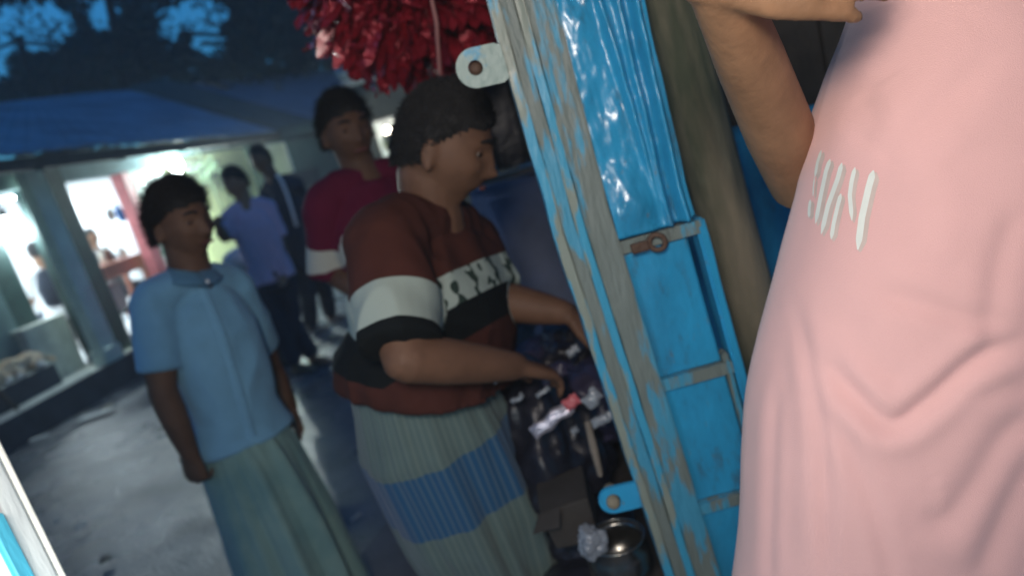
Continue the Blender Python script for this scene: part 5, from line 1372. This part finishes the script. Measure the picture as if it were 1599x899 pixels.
    nz = vnoise(co, (7, 7, 5), 3.3, 2)*.0014+vnoise(co, (22, 22, 16), 1.3, 2)*.0004
    set_co(me, co+no*(d+nz)[:, None])
    sh = put('shirt', me, M['pink'], root, True)
    # sleeve with a hem
    bm = NB(); a = J['shR']+V(.03, 0, 0); e_ = mid(J['shR'], J['elR'], .60); rows = []
    x, y = frame_at(e_-a, V(0, 1, 0))
    for j in range(31):
        t = j/30; c = mid(a, e_, t); r_ = .075-.012*t
        if t > .96: r_ -= .004
        row = []
        for i in range(60):
            th = 2*PI*i/60; w = .004*noise.noise(V(math.cos(th)*3, math.sin(th)*3, t*4)); row.append(bm.verts.new(c+x*(r_+w)*math.cos(th)+y*(r_+w)*math.sin(th)))
        rows.append(row)
    for A, B in zip(rows, rows[1:]):
        for i in range(60): q = (i+1) % 60; bm.faces.new((A[i], A[q], B[q], B[i]))
    bmesh.ops.solidify(bm, geom=list(bm.faces), thickness=.0025)
    obj('sleeve', bm, M['pink'], sh, True)
    bm = NB(); torus(bm, V(C[-1].x, C[-1].y, C[-1].z+.004), .066, .006, V(0, 0, 1), 48, 8); obj('collar', bm, M['pink'], sh, True)
    # far sleeve
    bm = NB(); loft(bm, [J['shL']+V(-.02, 0, 0), mid(J['shL'], J['elL'], .35), mid(J['shL'], J['elL'], .62)], [.082, .080, .078], [.085, .082, .078], V(0, 1, 0), 40, .05); obj('sleeve', bm, M['pink'], sh, True)
    # white lettering, laid on the cloth
    tree_ = BVHTree.FromPolygons([tuple(v.co) for v in me.vertices], [tuple(p.vertices) for p in me.polygons])
    def onto(u, v, off):
        r = ray(u, v).normalized(); h = tree_.ray_cast(EYE, r)
        return (h[0]+h[1]*(off if h[1].dot(r) < 0 else -off)) if h[0] else None
    Z = lambda x, y: (1230+x/4.28, 200+y/4.28)
    strokes = [([(232, 150), (205, 235), (188, 330)], 17), ([(186, 330), (178, 400), (176, 460)], 8), ([(158, 480), (150, 540), (148, 600)], 17), ([(290, 210), (262, 290), (222, 480), (192, 640)], 24), ([(368, 235), (340, 340), (275, 520), (230, 710)], 27),
               ([(362, 440), (340, 520), (312, 640), (296, 745)], 24), ([(455, 265), (432, 360), (420, 450), (434, 620)], 25), ([(578, 285), (545, 400), (500, 600), (472, 815)], 40)]
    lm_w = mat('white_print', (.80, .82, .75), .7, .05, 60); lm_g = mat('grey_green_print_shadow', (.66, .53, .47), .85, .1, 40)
    def ribbon(pts, wpx, off, m, nm):
        q = [];
        for i in range(len(pts)-1):
            for k in range(10): q.append(Vector(pts[i]).lerp(Vector(pts[i+1]), k/10))
        q.append(Vector(pts[-1])); bm = NB(); prev = None; L = len(q)-1
        for i, p in enumerate(q):
            t = (q[min(i+1, L)]-q[max(i-1, 0)]).normalized(); nn = Vector((-t.y, t.x)); taper = min(1, (min(i, L-i)+.8)/4)
            row = []
            for f in (-.5, -.17, .17, .5):
                w3 = onto(*Z(p.x+nn.x*wpx*f*taper, p.y+nn.y*wpx*f*taper), off)
                if w3 is None: row = None; break
                row.append(bm.verts.new(w3))
            if row and prev:
                for k in range(3): bm.faces.new((prev[k], prev[k+1], row[k+1], row[k]))
            prev = row
        if len(bm.faces) == 0: bm.free(); return
        obj(nm, bm, m, sh, True)
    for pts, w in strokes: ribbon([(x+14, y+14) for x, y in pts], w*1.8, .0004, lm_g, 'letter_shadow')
    for pts, w in strokes: ribbon(pts, w*1.12, .0008, lm_w, 'letter')
    put('trousers', trousers(J, s), M['charcoal'], root, True)
    for q in 'LR': sandal(root, J['an'+q], J['front'], s, M['rubber'])
pinkman()

# ================================================================ damp evening air
hm = bpy.data.materials.new('evening_haze'); hm.use_nodes = True; t = hm.node_tree; t.nodes.clear()
vp = t.nodes.new('ShaderNodeVolumePrincipled'); vp.inputs['Color'].default_value = (.80, .88, 1.0, 1); vp.inputs['Density'].default_value = HAZE; vp.inputs['Anisotropy'].default_value = .3
vo = t.nodes.new('ShaderNodeOutputMaterial'); t.links.new(vp.outputs[0], vo.inputs['Volume'])
bm = NB(); box(bm, -75, 75, -75, 80, -1.1, 16); tag(obj('haze', bm, hm), kind='stuff')
